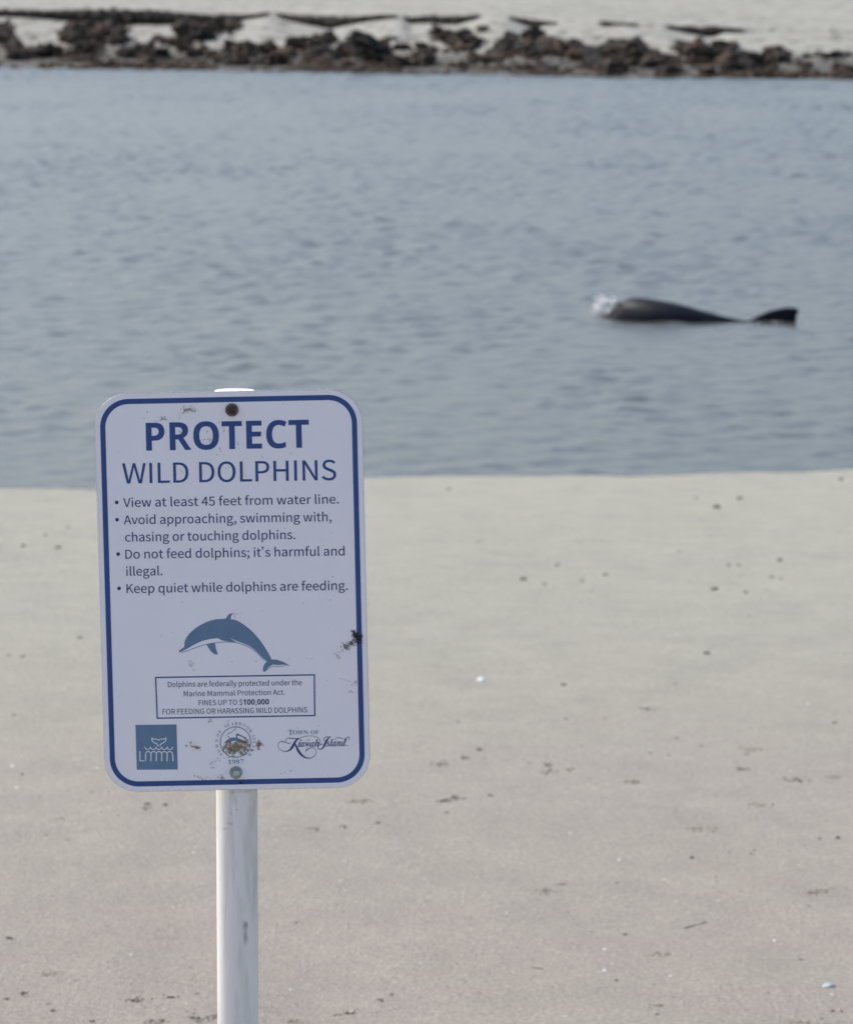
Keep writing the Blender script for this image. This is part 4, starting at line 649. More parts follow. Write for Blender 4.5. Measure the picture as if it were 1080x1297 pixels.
RM = Matrix.Rotation(rz, 3, 'Z') @ Matrix.Rotation(rx, 3, 'X') @ Matrix.Rotation(ry, 3, 'Y')
PC = CAM + Vector((-.21969, 5.84291, -.77455))
W2, H2 = .3027 / 2, .4572 / 2
RI = RM.inverted()

def S(px, py):
    """photograph pixel -> (u, v) on the sign face"""
    d = RI @ ray(px, py)
    c = RI @ (CAM - PC)
    p = c + d * (-c.y / d.y)
    return (p.x, p.z)

YB = 5.87
GZ = bz(-.21, YB)
root = empty('warning_sign', (at_y(302, 1290, YB).x, YB, GZ))
tag(root, 'white metal notice about protecting wild dolphins with dark blue border on a round white post', 'sign')
RL = Vector(root.location)

SHEET = plain('white_sheeting', (.76, .775, .80), .42, .45, var=(.965, 1.02), scale=9)
def weathered():
    s = M('weathered_sheeting', (.76, .775, .80), .38, .45)
    p = s.pos(obj=True)
    n = s.noise(p, 9, 4, .6)
    c = s.ramp(n, [(.3, (.84, .815, .87)), (.7, (.875, .845, .895))])
    f = s.noise(p, 95, 3, .6)
    c = s.mix(s.ramp(f, [(.70, 0.0), (.78, .45)]), c, (.55, .53, .50))
    s.col(c)
    return s.m
SHEET = weathered()
BLUE = plain('border_blue', (.022, .070, .235), .38, .4, var=(.9, 1.1), scale=40)
INK = plain('text_ink', (.027, .046, .155), .4, .35, var=(.92, 1.08), scale=60)
SLATE = plain('slate_print', (.125, .215, .335), .4, .4, var=(.93, 1.06), scale=50)
FADED = plain('faded_print', (.20, .25, .38), .45, .4, var=(.8, 1.15), scale=200)
WHITEP = plain('white_print', (.76, .79, .84), .4, .4)
PALE = plain('belly_print', (.74, .76, .80), .4, .4)
ALU = plain('aluminium_edge', (.36, .35, .34), .45, .5, .6, var=(.7, 1.2), scale=80)

def rrect(w, h, r, n=14):
    pts = []
    for cx_, cy_, a0 in ((w - r, h - r, 0), (-w + r, h - r, 90), (-w + r, -h + r, 180), (w - r, -h + r, 270)):
        for k in range(n + 1):
            a = math.radians(a0 + 90 * k / n)
            pts.append((cx_ + r * math.cos(a), cy_ + r * math.sin(a)))
    return pts

bm = bmesh.new()
out = rrect(W2, H2, .038, 16)
fr = [bm.verts.new((x, 0, z)) for x, z in rrect(W2 - .0004, H2 - .0004, .0376, 16)]
ed = [bm.verts.new((x, .0004, z)) for x, z in out]
bk = [bm.verts.new((x, .0022, z)) for x, z in out]
bm.faces.new(fr)
n = len(out)
edge_faces = []
for a, b in ((fr, ed), (ed, bk)):
    for k in range(n):
        edge_faces.append(bm.faces.new((a[k], a[(k + 1) % n], b[(k + 1) % n], b[k])))
edge_faces.append(bm.faces.new(list(reversed(bk))))
bmesh.ops.recalc_face_normals(bm, faces=bm.faces)
for f in edge_faces: f.material_index = 1
pm = bpy.data.meshes.new('panel'); bm.to_mesh(pm); bm.free()
pm.materials.append(SHEET); pm.materials.append(ALU)
panel = link('panel', pm, None, root)
panel.matrix_local = Matrix.Translation(PC - RL) @ RM.to_4x4()

QA = .37
CQ, SQ = math.cos(QA), math.sin(QA)                  # outlines are filled turned by a small angle, then turned back
def flat(name, polys, mat, lay=1, parent=None, tri=None):
    """polygons with holes (list of outlines, even-odd) laid just above the sheet"""
    cu = bpy.data.curves.new(name, 'CURVE'); cu.dimensions = '2D'; cu.fill_mode = 'BOTH'
    off = 0
    if isinstance(polys, tuple): polys, off = polys
    for pl in polys:
        sp = cu.splines.new('POLY'); sp.points.add(len(pl) - 1)
        sp.points.foreach_set('co', [c for p in pl for c in (p[0] * CQ - p[1] * SQ, p[0] * SQ + p[1] * CQ, 0, 1)])
        sp.use_cyclic_u = True
    cu.offset = off
    o = bpy.data.objects.new(name, cu); COL.objects.link(o)
    dg = bpy.context.evaluated_depsgraph_get()
    me = bpy.data.meshes.new_from_object(o.evaluated_get(dg))
    bpy.data.objects.remove(o)
    me.transform(Matrix.Translation((0, -.00016 * lay, 0)) @ Matrix.Rotation(math.radians(90), 4, 'X') @ Matrix.Rotation(-QA, 4, 'Z'))
    me.materials.clear(); me.name = name
    return link(name, me, mat, parent or panel)

inset, bw = .0061, .0059
flat('border', [rrect(W2 - inset, H2 - inset, .0325, 18), rrect(W2 - inset - bw, H2 - inset - bw, .0266, 18)], BLUE)

def layout(runs):
    """runs: [(text, font)] -> outlines in cap-height units, ink extent"""
    x, polys = 0.0, []
    for txt, fk in runs:
        k = 1.0 / CAPH[fk]
        for ch in txt:
            src, kk = GL[fk].get(ch), k
            if src is None: src, kk = GL['R'][ch], 1.0 / CAPH['R']
            for c in src[1:]:
                pl = [(x + c[i] * kk, c[i + 1] * kk) for i in range(0, len(c), 2)]
                q = []
                for p in pl:
                    if q and math.dist(p, q[-1]) < .017: q[-1] = ((p[0] + q[-1][0]) / 2, (p[1] + q[-1][1]) / 2)
                    else: q.append(p)
                polys.append(q)
            x += src[0] * kk
    xs = [p[0] for pl in polys for p in pl]
    return polys, min(xs), max(xs)

def text(runs, x0, y0, x1, y1, cap, mat, off=0.0, shear=0.0, name='lettering', lay=1, label=None):
    """ink runs from pixel (x0,y0) to (x1,y1) on the baseline, capitals cap pixels high"""
    if isinstance(runs, str): runs = [(runs, 'R')]
    polys, a, b = layout(runs)
    A, B = Vector(S(x0, y0)), Vector(S(x1, y1))
    dx = (B - A) / (b - a); up = Vector((-dx.y, dx.x)).normalized() * (cap / PSC)
    P = [[tuple(A + dx * (p[0] - a) + (up + dx.normalized() * shear * cap / PSC) * p[1]) for p in pl] for pl in polys]
    o = flat(name, (P, off * cap / PSC), mat, lay)
    if label: o['label'] = label
    return o

def disc(px, py, r, n=20):
    c = S(px, py)
    return [(c[0] + r / PSC * math.cos(k / n * 6.28319), c[1] + r / PSC * math.sin(k / n * 6.28319)) for k in range(n)]

text([('PROTECT', 'B')], 185.6, 570.8, 391.8, 566.8, 35.2, BLUE, .002, name='title_lettering', label='large bold dark blue word PROTECT')
text('WILD DOLPHINS', 155.6, 612.4, 425.9, 607.9, 25.4, BLUE, .006, name='title_lettering', label='thin dark blue words WILD DOLPHINS')
for t, x0, y0, x1, y1 in [('View at least 45 feet from water line.', 156.5, 642.2, 429, 637.6), ('Avoid approaching, swimming with,', 157.2, 664.1, 419.8, 660.1),
                          ('chasing or touching dolphins.', 158.9, 686, 374, 682.7), ('Do not feed dolphins; it’s harmful and', 159.2, 707.7, 436.4, 703.4),
                          ('illegal.', 160.4, 729.3, 206, 728.5), ('Keep quiet while dolphins are feeding.', 160.7, 751.1, 440.4, 747)]:
    text(t, x0, y0, x1, y1, 11.2, INK, .008)
for px, py in [(148, 636.3), (148.6, 658.2), (150, 701.8), (151.1, 745.2)]:
    flat('bullet', [disc(px, py, 2.35)], INK)
q = [S(196.5, 857.3), S(398.9, 853.9), S(399.5, 907.1), S(198.6, 910.5)]
def inset_quad(q, d):
    d /= PSC
    return [(q[0][0] + d, q[0][1] - d), (q[1][0] - d, q[1][1] - d), (q[2][0] - d, q[2][1] + d), (q[3][0] + d, q[3][1] + d)]
flat('box_outline', [q, inset_quad(q, 1.7)], BLUE)
text('Dolphins are federally protected under the', 213, 870.2, 382.4, 867.6, 6.6, INK, .006)
text('Marine Mammal Protection Act.', 233, 882, 360.8, 879.8, 6.6, INK, .006)
text('FINES UP TO', 251.9, 893.4, 300.4, 892.7, 6.6, INK, .006)
text([('$100,000', 'B')], 303.4, 892.7, 340.8, 892.1, 6.8, INK, .012)
text('FOR FEEDING OR HARASSING WILD DOLPHINS', 206.3, 904.8, 389.2, 902.3, 6.7, INK, .006)

# printed leaping dolphin: outlines traced in a 6.353x enlargement of the photograph
def Z(pts, x0, y0, k): return [S(x0 + x / k, y0 + y / k) for x, y in pts]
def smooth_pts(pts, n=5, closed=True):
    out, N = [], len(pts)
    rng = range(N) if closed else range(N - 1)
    for i in rng:
        g = (lambda j: pts[j % N]) if closed else (lambda j: pts[min(max(j, 0), N - 1)])
        p0, p1, p2, p3 = g(i - 1), g(i), g(i + 1), g(i + 2)
        for k in range(n):
            t = k / n
            out.append(tuple(.5 * (2 * p1[c] + (p2[c] - p0[c]) * t + (2 * p0[c] - 5 * p1[c] + 4 * p2[c] - p3[c]) * t * t + (3 * p1[c] - p0[c] - 3 * p2[c] + p3[c]) * t ** 3) for c in range(len(p1))))
    if not closed: out.append(tuple(pts[-1]))
    return out
LD = lambda pts: Z(pts, 210, 765, 6.353)
body = [(105, 382), (120, 366), (148, 345), (152, 305), (172, 262), (212, 218), (262, 180), (330, 145), (405, 123), (478, 118), (500, 90), (522, 77), (550, 72), (532, 88), (524, 121), (560, 128), (620, 160), (690, 215), (745, 275),
        (800, 352), (840, 420), (852, 445), (888, 448), (940, 464), (985, 488), (996, 498), (960, 488), (900, 492), (862, 488), (825, 512), (796, 546), (784, 538), (784, 510), (796, 482), (812, 460),
        (780, 432), (735, 385), (680, 342), (620, 315), (575, 300), (520, 274), (545, 292), (565, 308), (530, 306), (490, 300), (445, 290), (420, 276), (360, 282), (300, 296), (240, 322), (190, 350), (150, 372), (118, 388)]
flat('dolphin_print', [smooth_pts(LD(body), 3)], SLATE)
flat('dolphin_print', [LD([(328, 328), (362, 320), (398, 316), (402, 350), (420, 408), (392, 405), (362, 380)])], SLATE)
def stroke(pts, w, k):
    """ribbon along pts (enlarged px), width list or value in enlarged px -> outline"""
    ws = w if isinstance(w, (list, tuple)) else [w] * len(pts)
    P = smooth_pts([(p[0], p[1], ww) for p, ww in zip(pts, ws)], 6, False)
    L, R_ = [], []
    for i, p in enumerate(P):
        a, b = P[max(i - 1, 0)], P[min(i + 1, len(P) - 1)]
        dx, dy = b[0] - a[0], b[1] - a[1]; m = math.hypot(dx, dy) or 1
        L.append((p[0] - dy / m * p[2] / 2, p[1] + dx / m * p[2] / 2)); R_.append((p[0] + dy / m * p[2] / 2, p[1] - dx / m * p[2] / 2))
    return L + R_[::-1]
def strokes(name, lst, mat, x0, y0, k, lay=1, label=None, parent=None):
    """each stroke becomes quads; all joined into one printed mark"""
    bm = bmesh.new()
    for pts, w in lst:
        o = stroke(pts, w, k); h = len(o) // 2
        Lv, Rv = o[:h], o[h:][::-1]
        vs = [[bm.verts.new((S(x0 + p[0] / k, y0 + p[1] / k)[0], -.00016 * lay, S(x0 + p[0] / k, y0 + p[1] / k)[1])) for p in side] for side in (Lv, Rv)]
        for i in range(h - 1): bm.faces.new((vs[0][i], vs[0][i + 1], vs[1][i + 1], vs[1][i]))
        lay += .02
    ob = from_bm(name, bm, mat, parent or panel)
    if label: ob['label'] = label
    return ob
strokes('dolphin_print', [([(128, 392), (180, 374), (250, 348), (320, 326), (400, 312), (500, 306), (570, 312), (650, 338), (720, 380), (780, 440), (806, 458)], 5),
                          ([(560, 76), (554, 96), (556, 116)], 3), ([(800, 540), (830, 518), (862, 500), (905, 506), (970, 492)], 4)], SLATE, 210, 765, 6.353, 1.3)

sq = flat('blue_square', [[S(171.8, 918.2), S(223.8, 917.6), S(225.4, 974.7), S(173.5, 974.9)]], SLATE, 1)
sq['label'] = 'small slate blue square logo with a whale tail over waves'
k1 = 15.43
strokes('whale_tail_print', [([(430, 370), (425, 410), (448, 455), (510, 490), (540, 515), (552, 545)], 18), ([(692, 368), (702, 410), (680, 452), (615, 490), (592, 515), (582, 545)], 18),
                             ([(432, 385), (455, 405), (520, 402), (560, 425), (600, 402), (670, 402), (690, 385)], 17),
                             ([(428, 375), (436, 400)], 26), ([(692, 375), (688, 400)], 26)], WHITEP, 165, 910, k1, 2)
def arc(cx_, cy_, rx_, ry_, a0, a1, n=9): return [(cx_ + rx_ * math.cos(math.radians(a0 + (a1 - a0) * i / (n - 1))), cy_ - ry_ * math.sin(math.radians(a0 + (a1 - a0) * i / (n - 1)))) for i in range(n)]
strokes('wave_print', [(arc(290 + 54.5 + 109 * i, 545, 54.5, 60, 185, 355), 16) for i in range(5)], WHITEP, 165, 910, k1, 2)
strokes('letter_print', [([(192, 640), (194, 740), (196, 828)], 20), ([(190, 826), (235, 828), (275, 829)], 18)]
        + [([(303 + 105 * i, 835), (303 + 105 * i, 760), (303 + 105 * i, 700)], 22) for i in range(5)]
        + [(arc(303 + 52 + 105 * i, 700, 52, 56, 180, 25 if i < 4 else 0), 18) for i in range(5)] + [([(828, 700), (838, 770), (836, 835)], 22)], WHITEP, 165, 910, k1, 2)

# round town seal
sx, sy, sk = 520, 472, 13.5
def SE(pts): return Z(pts, 260, 905, sk)
flat('seal_ring', [SE(arc(sx, sy, 268, 268, 0, 355, 48)), SE(arc(sx, sy, 253, 253, 0, 355, 48))], SLATE)
def seal_letter(ch, ang, R=295, cap=54, wid=1.0, off=0.0):
    polys, a, b = layout([(ch, 'S')])
    A = math.radians(ang); o = []
    rad, tan = Vector((math.cos(A), -math.sin(A))), Vector((math.sin(A), math.cos(A)))
    for pl in polys:
        pp = []
        for p in pl:
            t, h = (p[0] - (a + b) / 2) * cap * .9 * wid, p[1] * cap + R
            v = rad * h + tan * t
            pp.append((sx + v.x, sy + v.y))
        o.append(SE(pp))
    flat('lettering', (o, off), FADED)
for ch, ang in zip('TOWNOFSEABROOKISLAND', [220, 207.5, 191.5, 175, 158, 146, 122.5, 112.5, 100, 88, 76, 63.5, 49.5, 36, 19, 9.5, -1.5, -13.5, -27, -41]):
    seal_letter(ch, ang, off=-.00002)
text([('1987', 'S')], 260 + 392 / sk, 905 + 846 / sk, 260 + 660 / sk, 905 + 836 / sk, 5.2, FADED, .0)
flat('seal_emblem', [smooth_pts(SE([(325, 482), (370, 440), (420, 405), (470, 388), (525, 392), (528, 335), (552, 322), (600, 345), (700, 402), (682, 410), (620, 380), (566, 362), (552, 395), (600, 420), (660, 450), (700, 500),
      (640, 480), (560, 460), (500, 450), (440, 470), (430, 520), (405, 480), (360, 478)]), 3)], SLATE)
strokes('seal_emblem', [([(350, 365), (400, 325), (450, 300), (480, 275), (520, 272)], [3, 9, 5, 10, 3]), ([(385, 340), (430, 318), (470, 300)], 6), ([(400, 665), (440, 660), (480, 678)], 7), ([(440, 250), (500, 262), (540, 250)], 3)], FADED, 260, 905, sk, 1)

# town script logo, traced in a 10.286x enlargement
kk = 10.286
def KT(runs, x0, y0, x1, y1, cap, mat=FADED, off=0.0, shear=0.0): return text(runs, 345 + x0 / kk, 915 + y0 / kk, 345 + x1 / kk, 915 + y1 / kk, cap / kk, mat, off, shear)
KT([('T', 'S')], 208, 163, 268, 162, 66, off=.006)
KT([('OWN', 'S')], 268, 156, 466, 152, 50, off=.006)
KT([('OF', 'S')], 502, 153, 606, 151, 50, off=.006)
KT([('i', 'I')], 332, 319, 372, 318, 95, INK, .004, .12); KT([('a', 'I')], 364, 318, 420, 317, 90, INK, .004, .12)
KT([('w', 'I')], 424, 317, 482, 317, 90, INK, .004, .12); KT([('a', 'I')], 484, 317, 544, 316, 90, INK, .004, .12); KT([('h', 'I')], 545, 316, 610, 315, 92, INK, .004, .12)
KT([('sland', 'I')], 700, 312, 955, 307, 92, INK, .004, .15)
strokes('script_lettering', [
 ([(165, 262), (120, 245), (85, 270), (75, 310), (100, 355), (165, 378), (225, 360), (262, 318), (290, 265), (320, 222), (352, 200)], [12, 10, 7, 6, 7, 9, 20, 30, 28, 18, 6]),
 ([(238, 262), (215, 275), (182, 262), (176, 230), (200, 205), (250, 208), (300, 212), (350, 202)], [9, 9, 7, 6, 7, 12, 9, 5]),
 ([(290, 262), (310, 310), (345, 380), (400, 440), (470, 466), (530, 450), (568, 400), (560, 350), (520, 330), (478, 338), (450, 355), (436, 375)], [10, 22, 30, 22, 12, 8, 6, 6, 7, 9, 14, 16]),
 ([(298, 270), (330, 225), (385, 195), (450, 178), (540, 178), (600, 205), (625, 250), (615, 285)], [5, 6, 6, 6, 6, 6, 6, 5]),
 ([(605, 305), (630, 285), (655, 285)], [5, 10, 5]),
 ([(765, 190), (715, 188), (675, 205), (672, 230), (690, 240)], [6, 9, 8, 7, 5]),
 ([(752, 190), (715, 225), (690, 270), (668, 318), (635, 348), (598, 340), (592, 315), (610, 300)], [8, 22, 26, 22, 12, 8, 7, 5]),
 ([(815, 232), (835, 202), (880, 200), (930, 215), (960, 222)], [5, 7, 8, 6, 4]),
 ([(940, 235), (965, 200), (995, 190), (1005, 208), (985, 222)], [6, 8, 7, 6, 5]),
 ([(962, 290), (978, 303), (988, 296)], [6, 7, 5]),
 ([(440, 232), (470, 222), (485, 240)], [4, 6, 4]),
], INK, 345, 915, kk, 1)

# dirt, rust marks and scratches on the sheet: irregular flecks
def flecks(name, spec, mat, lay, seed, label=None, fat=1.5):
    r = random.Random(seed)
    bm = bmesh.new()
    for x, y, sx_, sy_, ang, n, a, b in spec:
        ca, sa = math.cos(math.radians(ang)), math.sin(math.radians(ang))
        for _ in range(n):
            u, v = r.gauss(0, sx_ * .5), r.gauss(0, sy_ * .5)
            px, py = x + u * ca - v * sa, y - (u * sa + v * ca)
            c = S(px, py)
            if abs(c[0]) > W2 - .002 or abs(c[1]) > H2 - .001: continue
            R0 = r.uniform(a, b) / PSC * fat
            k = r.randint(5, 8); a0 = r.uniform(0, 6)
            vs = [bm.verts.new((c[0] + R0 * r.uniform(.4, 1.2) * math.cos(a0 + i / k * 6.283) * 1.2, -.00016 * lay, c[1] + R0 * r.uniform(.4, 1.1) * math.sin(a0 + i / k * 6.283))) for i in range(k)]
            bm.faces.new(vs); lay += .0006
    o = from_bm(name, bm, mat, panel)
    o['kind'] = 'stuff'
    if label: o['label'] = label
    return o
def dirt_mat(name, color, alpha):
    s = M(name, color, .8, .2)
    n = s.noise(s.pos(obj=True), 900, 3, .6)
    s.l(s.ramp(n, [(.3, alpha * .4), (.65, min(alpha * 1.2, 1.0))]), s.b.inputs['Alpha'])
    return s.m
BROWN, TAN, BLACKD, GREYD = dirt_mat('rust_dirt', (.30, .18, .11), .5), dirt_mat('tan_dirt', (.34, .29, .22), .62), dirt_mat('black_dirt', (.04, .04, .035), .5), dirt_mat('grey_dirt', (.50, .49, .47), .4)
E_ = lambda x, y: (260 + x / sk, 905 + y / sk)
flecks('dirt', [(*E_(555, 560), 16, 8, 0, 110, .6, 1.7), (*E_(480, 610), 9, 5, 0, 40, .5, 1.4), (*E_(620, 570), 8, 7, 0, 40, .5, 1.4), (*E_(380, 540), 6, 5, 60, 20, .4, 1.1)], TAN, 4, 1, 'tan scrape over the round seal')
flecks('dirt', [(*E_(640, 460), 7, 3, 0, 24, .4, 1.1), (*E_(365, 525), 5, 3, 50, 16, .4, 1.0), (*E_(450, 610), 3, 2, -40, 10, .5, 1.1), (*E_(700, 490), 5, 3, 60, 12, .4, .9), (*E_(915, 510), 3, 6, 0, 40, .5, 1.2), (*E_(960, 515), 4, 2, 0, 12, .3, .8), (*E_(410, 378), 1.5, 1, 0, 5, .4, .8),
                (242, 941, 3, 1.5, 70, 8, .4, .8), (245, 945.5, 6, 1.5, -25, 18, .4, .9), (251, 946.5, 4, 2, 0, 18, .5, 1.1), (236, 945, 1.6, 3, 20, 7, .4, .8), (248, 950, 5, 1, 0, 4, .3, .5)], BROWN, 6, 2)
flecks('dirt', [(450, 806, 4, 9, 20, 90, .5, 1.3), (454, 809, 4, 6, 0, 40, .5, 1.2), (442, 817, 9, 4, 25, 60, .4, 1.1), (447, 813, 4, 3, 0, 16, .4, .9), (458.5, 808, 2, 7, 0, 7, .3, .7), (433.5, 815, 1, 1, 0, 2, .5, .9),
                (*E_(80, 115), 3, 1.5, 45, 8, .4, .8), (*E_(620, 1165), 6, 1.5, 10, 14, .4, 1.0), (433, 999.3, 2.5, .8, 0, 5, .4, .9), (*E_(290, 1095), 3, 3, 60, 10, .4, .9), (406.5, 998.5, 1, .8, 0, 3, .5, .8)], BLACKD, 8, 3, 'black smudge at the right border')
flecks('dirt', [(428, 831, 2.5, 5, 20, 20, .4, .9), (430, 826, 4, 1.2, 20, 8, .3, .7), (450.5, 864.5, 2.5, 3, 0, 14, .4, .9), (443.5, 876, 5, 1.5, 0, 10, .4, .8), (446, 867.5, 1.5, 1, 0, 4, .4, .7),
                (235, 990.5, 2, 4, 20, 7, .4, .9), (255, 985, 8, 2, -20, 14, .4, 1.0), (262, 984, 4, 1, 0, 5, .3, .6), (280, 983, 8, 4, 30, 14, .3, .9), (269, 971.5, 3, 1.5, -45, 7, .4, .8), (270, 985, 7, .8, 0, 6, .3, .6),
                (298, 922, 5, 4, 60, 8, .3, .8), (289, 913, 5, 3, 50, 6, .3, .7), (238, 519, 9, 3.6, 5, 55, .5, 1.2), (207, 530, 7, 2.6, 18, 32, .4, 1.0), (227, 527, .8, 6, 8, 9, .3, .5), (186.5, 521.8, 1.4, 1, 0, 3, .5, .8), (246.5, 518.5, 1, 1, 0, 2, .3, .6),
                (262.5, 546.5, 2, 1.6, 0, 5, .4, .8), (261, 556.5, 8, 1.8, 0, 14, .4, .9), (272, 556, 3, 2, 0, 7, .4, .8), (229, 545, 1.2, 6, 0, 8, .3, .7), (226, 547, 3, 2, 0, 4, .3, .7), (283, 545, 2.5, 7, 10, 12, .3, .8), (279, 569, 1.2, 7, 35, 10, .3, .7),
                (302, 563, 1.2, 6, 20, 8, .3, .7), (332, 577, 1.2, 1.8, 0, 4, .4, .7), (369, 574, 1.2, 1, 0, 3, .3, .6), (275, 576, 1, 1, 0, 3, .3, .6), (230, 982, 30, 5, 0, 5, .3, .6), (175, 996, 60, .8, 0, 14, .3, .6), (310, 999.6, 60, .7, 1, 26, .3, .8), (210, 1000.9, 60, .5, 1, 20, .3, .7)], dirt_mat('brown_grey_dirt', (.34, .31, .26), .36), 10, 4)
flecks('dirt', [(243, 840, 4, 6, 30, 10, .4, 1.1), (241, 843, 3, 2, 0, 8, .4, 1.0), (205, 805, 5, 2, 35, 5, .3, .9), (270, 964, 9, 2, 40, 12, .4, 1.1), (285, 960, 9, 2, 10, 9, .4, 1.1), (366, 977, 4, 1.2, 15, 4, .4, .8), (356, 981, 3, 1, 45, 4, .3, .7),
                (392, 834, 4, 1, 0, 4, .3, .6), (320, 660, 170, 130, 0, 26, .25, .7), (300, 830, 150, 110, 0, 30, .25, .7), (300, 540, 130, 30, 0, 14, .25, .6), (400, 960, 60, 40, 0, 8, .25, .6)], GREYD, 13, 5)
strokes('scratch', [([(430, 858.5), (438, 861), (446, 863.5)], .5), ([(366, 832), (366.5, 834), (368, 836)], .3)], GREYD, 0, 0, 1.0, 15)
# sun-struck grains of sand stuck on the upper edge of the sheet
r_ = random.Random(3); pts, sz = [], []
for k in range(46):
    u = r_.uniform(-W2 + .03, W2 - .03) if k > 15 else r_.uniform(-W2 + .008, -W2 + .05)
    dxx = max(abs(u) - (W2 - .038), 0)
    pts.append((u, r_.uniform(.0003, .0018), H2 - (.038 - math.sqrt(.038 ** 2 - dxx ** 2)) + .0001)); sz.append(r_.uniform(.0003, .0008))
g = link('grit', scatter_mesh('grit', np.array(pts), np.array(sz), 3, plain('pale_grit', (.75, .73, .7), .2, .8), 1.0), None, panel)
g['kind'] = 'stuff'

# post
def post_mat():
    s = M('post_plastic', (.6, .6, .6), .65, .2)
    p = s.pos((1, 1, 1), obj=True)
    a = s.noise(s.pos((60, 60, 7), obj=True), 1.0, 5, .65)
    b = s.noise(s.pos((14, 14, 3), obj=True), 1.0, 4, .6)
    c = s.ramp(b, [(.3, (.76, .735, .69)), (.7, (.83, .80, .755))])
    c = s.mix(s.ramp(a, [(.48, 0.0), (.70, .7)]), c, (.56, .535, .49))
    d = s.noise(s.pos((1, 1, 1), obj=True), 130, 2, .5)
    c = s.mix(s.ramp(d, [(.70, 0.0), (.78, .5)]), c, (.48, .33, .27))
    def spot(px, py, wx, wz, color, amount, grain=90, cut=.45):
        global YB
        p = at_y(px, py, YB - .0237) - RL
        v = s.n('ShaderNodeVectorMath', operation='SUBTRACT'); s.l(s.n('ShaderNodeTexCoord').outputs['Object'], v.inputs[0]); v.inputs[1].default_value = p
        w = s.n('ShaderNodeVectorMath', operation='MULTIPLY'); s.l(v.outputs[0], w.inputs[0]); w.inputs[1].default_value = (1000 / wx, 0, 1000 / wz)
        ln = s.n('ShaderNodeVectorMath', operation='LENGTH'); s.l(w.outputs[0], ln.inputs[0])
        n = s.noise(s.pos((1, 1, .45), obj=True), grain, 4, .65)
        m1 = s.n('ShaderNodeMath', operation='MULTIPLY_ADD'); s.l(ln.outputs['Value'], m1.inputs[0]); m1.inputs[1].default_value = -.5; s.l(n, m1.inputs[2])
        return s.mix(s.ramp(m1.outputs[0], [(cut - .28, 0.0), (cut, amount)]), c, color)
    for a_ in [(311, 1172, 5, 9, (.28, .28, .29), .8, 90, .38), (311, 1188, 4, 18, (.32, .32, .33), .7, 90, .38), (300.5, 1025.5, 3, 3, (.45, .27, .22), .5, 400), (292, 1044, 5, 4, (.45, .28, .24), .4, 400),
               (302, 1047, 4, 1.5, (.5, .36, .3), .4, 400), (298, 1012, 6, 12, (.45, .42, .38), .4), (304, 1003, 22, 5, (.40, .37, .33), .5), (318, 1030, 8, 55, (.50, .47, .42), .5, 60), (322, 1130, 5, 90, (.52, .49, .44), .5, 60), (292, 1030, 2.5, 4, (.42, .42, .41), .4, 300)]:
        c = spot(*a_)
    s.col(c)
    s.nrm(s.bump(a, .0006, .6))
    return s.m
PR = .0237
top, botm = at_y(297.6, 494.0, YB), Vector(root.location)
ph = top.z - GZ
bm = bmesh.new()
m = 48
prof = [(-.25, PR), (0, PR), (ph * .25, PR), (ph * .5, PR), (ph * .75, PR), (ph - .0035, PR), (ph - .001, PR - .0006), (ph, PR - .0022)]
rings = []
for h, r in prof:
    t = h / ph; cx_ = (top.x - RL.x) * t
    rings.append([bm.verts.new((cx_ + r * math.cos(k / m * 6.283185), r * math.sin(k / m * 6.283185), h)) for k in range(m)])
for a, b in zip(rings, rings[1:]):
    for k in range(m): bm.faces.new((a[k], a[(k + 1) % m], b[(k + 1) % m], b[k]))
bm.faces.new(rings[-1])
post = from_bm('post', bm, post_mat(), root, smooth=True)
post.data.polygons[-1].use_smooth = False
def bolt(px, py, rw, rh, cap, mats, label, off=(0, 0)):
    c = S(px, py)
    b = empty('bolt'); b.parent = root
    b.matrix_local = Matrix.Translation(PC - RL) @ RM.to_4x4() @ Matrix.Translation((c[0], -.0032, c[1]))
    b['label'] = label
    def lathe(name, prof, mat, n=28, dx=0, dz=0):
        bm = bmesh.new(); rg = [[bm.verts.new((dx + r * math.cos(k / n * 6.28319), y, dz + r * math.sin(k / n * 6.28319))) for k in range(n)] for y, r in prof]
        for a, b_ in zip(rg, rg[1:]):
            for k in range(n): bm.faces.new((a[k], a[(k + 1) % n], b_[(k + 1) % n], b_[k]))
        bm.faces.new(rg[-1]); bmesh.ops.recalc_face_normals(bm, faces=bm.faces)
        return from_bm(name, bm, mat, b, smooth=False)
    rw, rh = rw / PSC, rh / PSC
    lathe('washer', [(0.0030, rw), (.0012, rw), (.0008, rw * .95), (.0008, rw * .55)], mats[0])
    lathe('bolt_head', [(.0009, rh), (-.0015, rh), (-.0028, rh * .8), (-.0032, rh * .45)] if cap else [(.0009, rh), (-.003, rh), (-.0034, rh * .92), (-.0034, rh * .5)], mats[1], 28 if cap else 6, off[0] / PSC, off[1] / PSC)
bolt(293.9, 519.2, 8.3, 5.3, True, (plain('dark_washer', (.14, .12, .10), .6, .4, .3, var=(.6, 1.5), scale=300), plain('rusty_head', (.045, .025, .015), .7, .3, var=(.4, 2.2), scale=400)), 'dark rusty bolt near the top of the sign')
bolt(298.9, 978.4, 8.0, 4.6, True, (plain('zinc_washer', (.30, .34, .35), .45, .5, .6, var=(.7, 1.2), scale=200), plain('zinc_head', (.42, .50, .50), .3, .5, .7, var=(.8, 1.2), scale=250)), 'pale zinc bolt near the bottom of the sign', (.9, -.7))

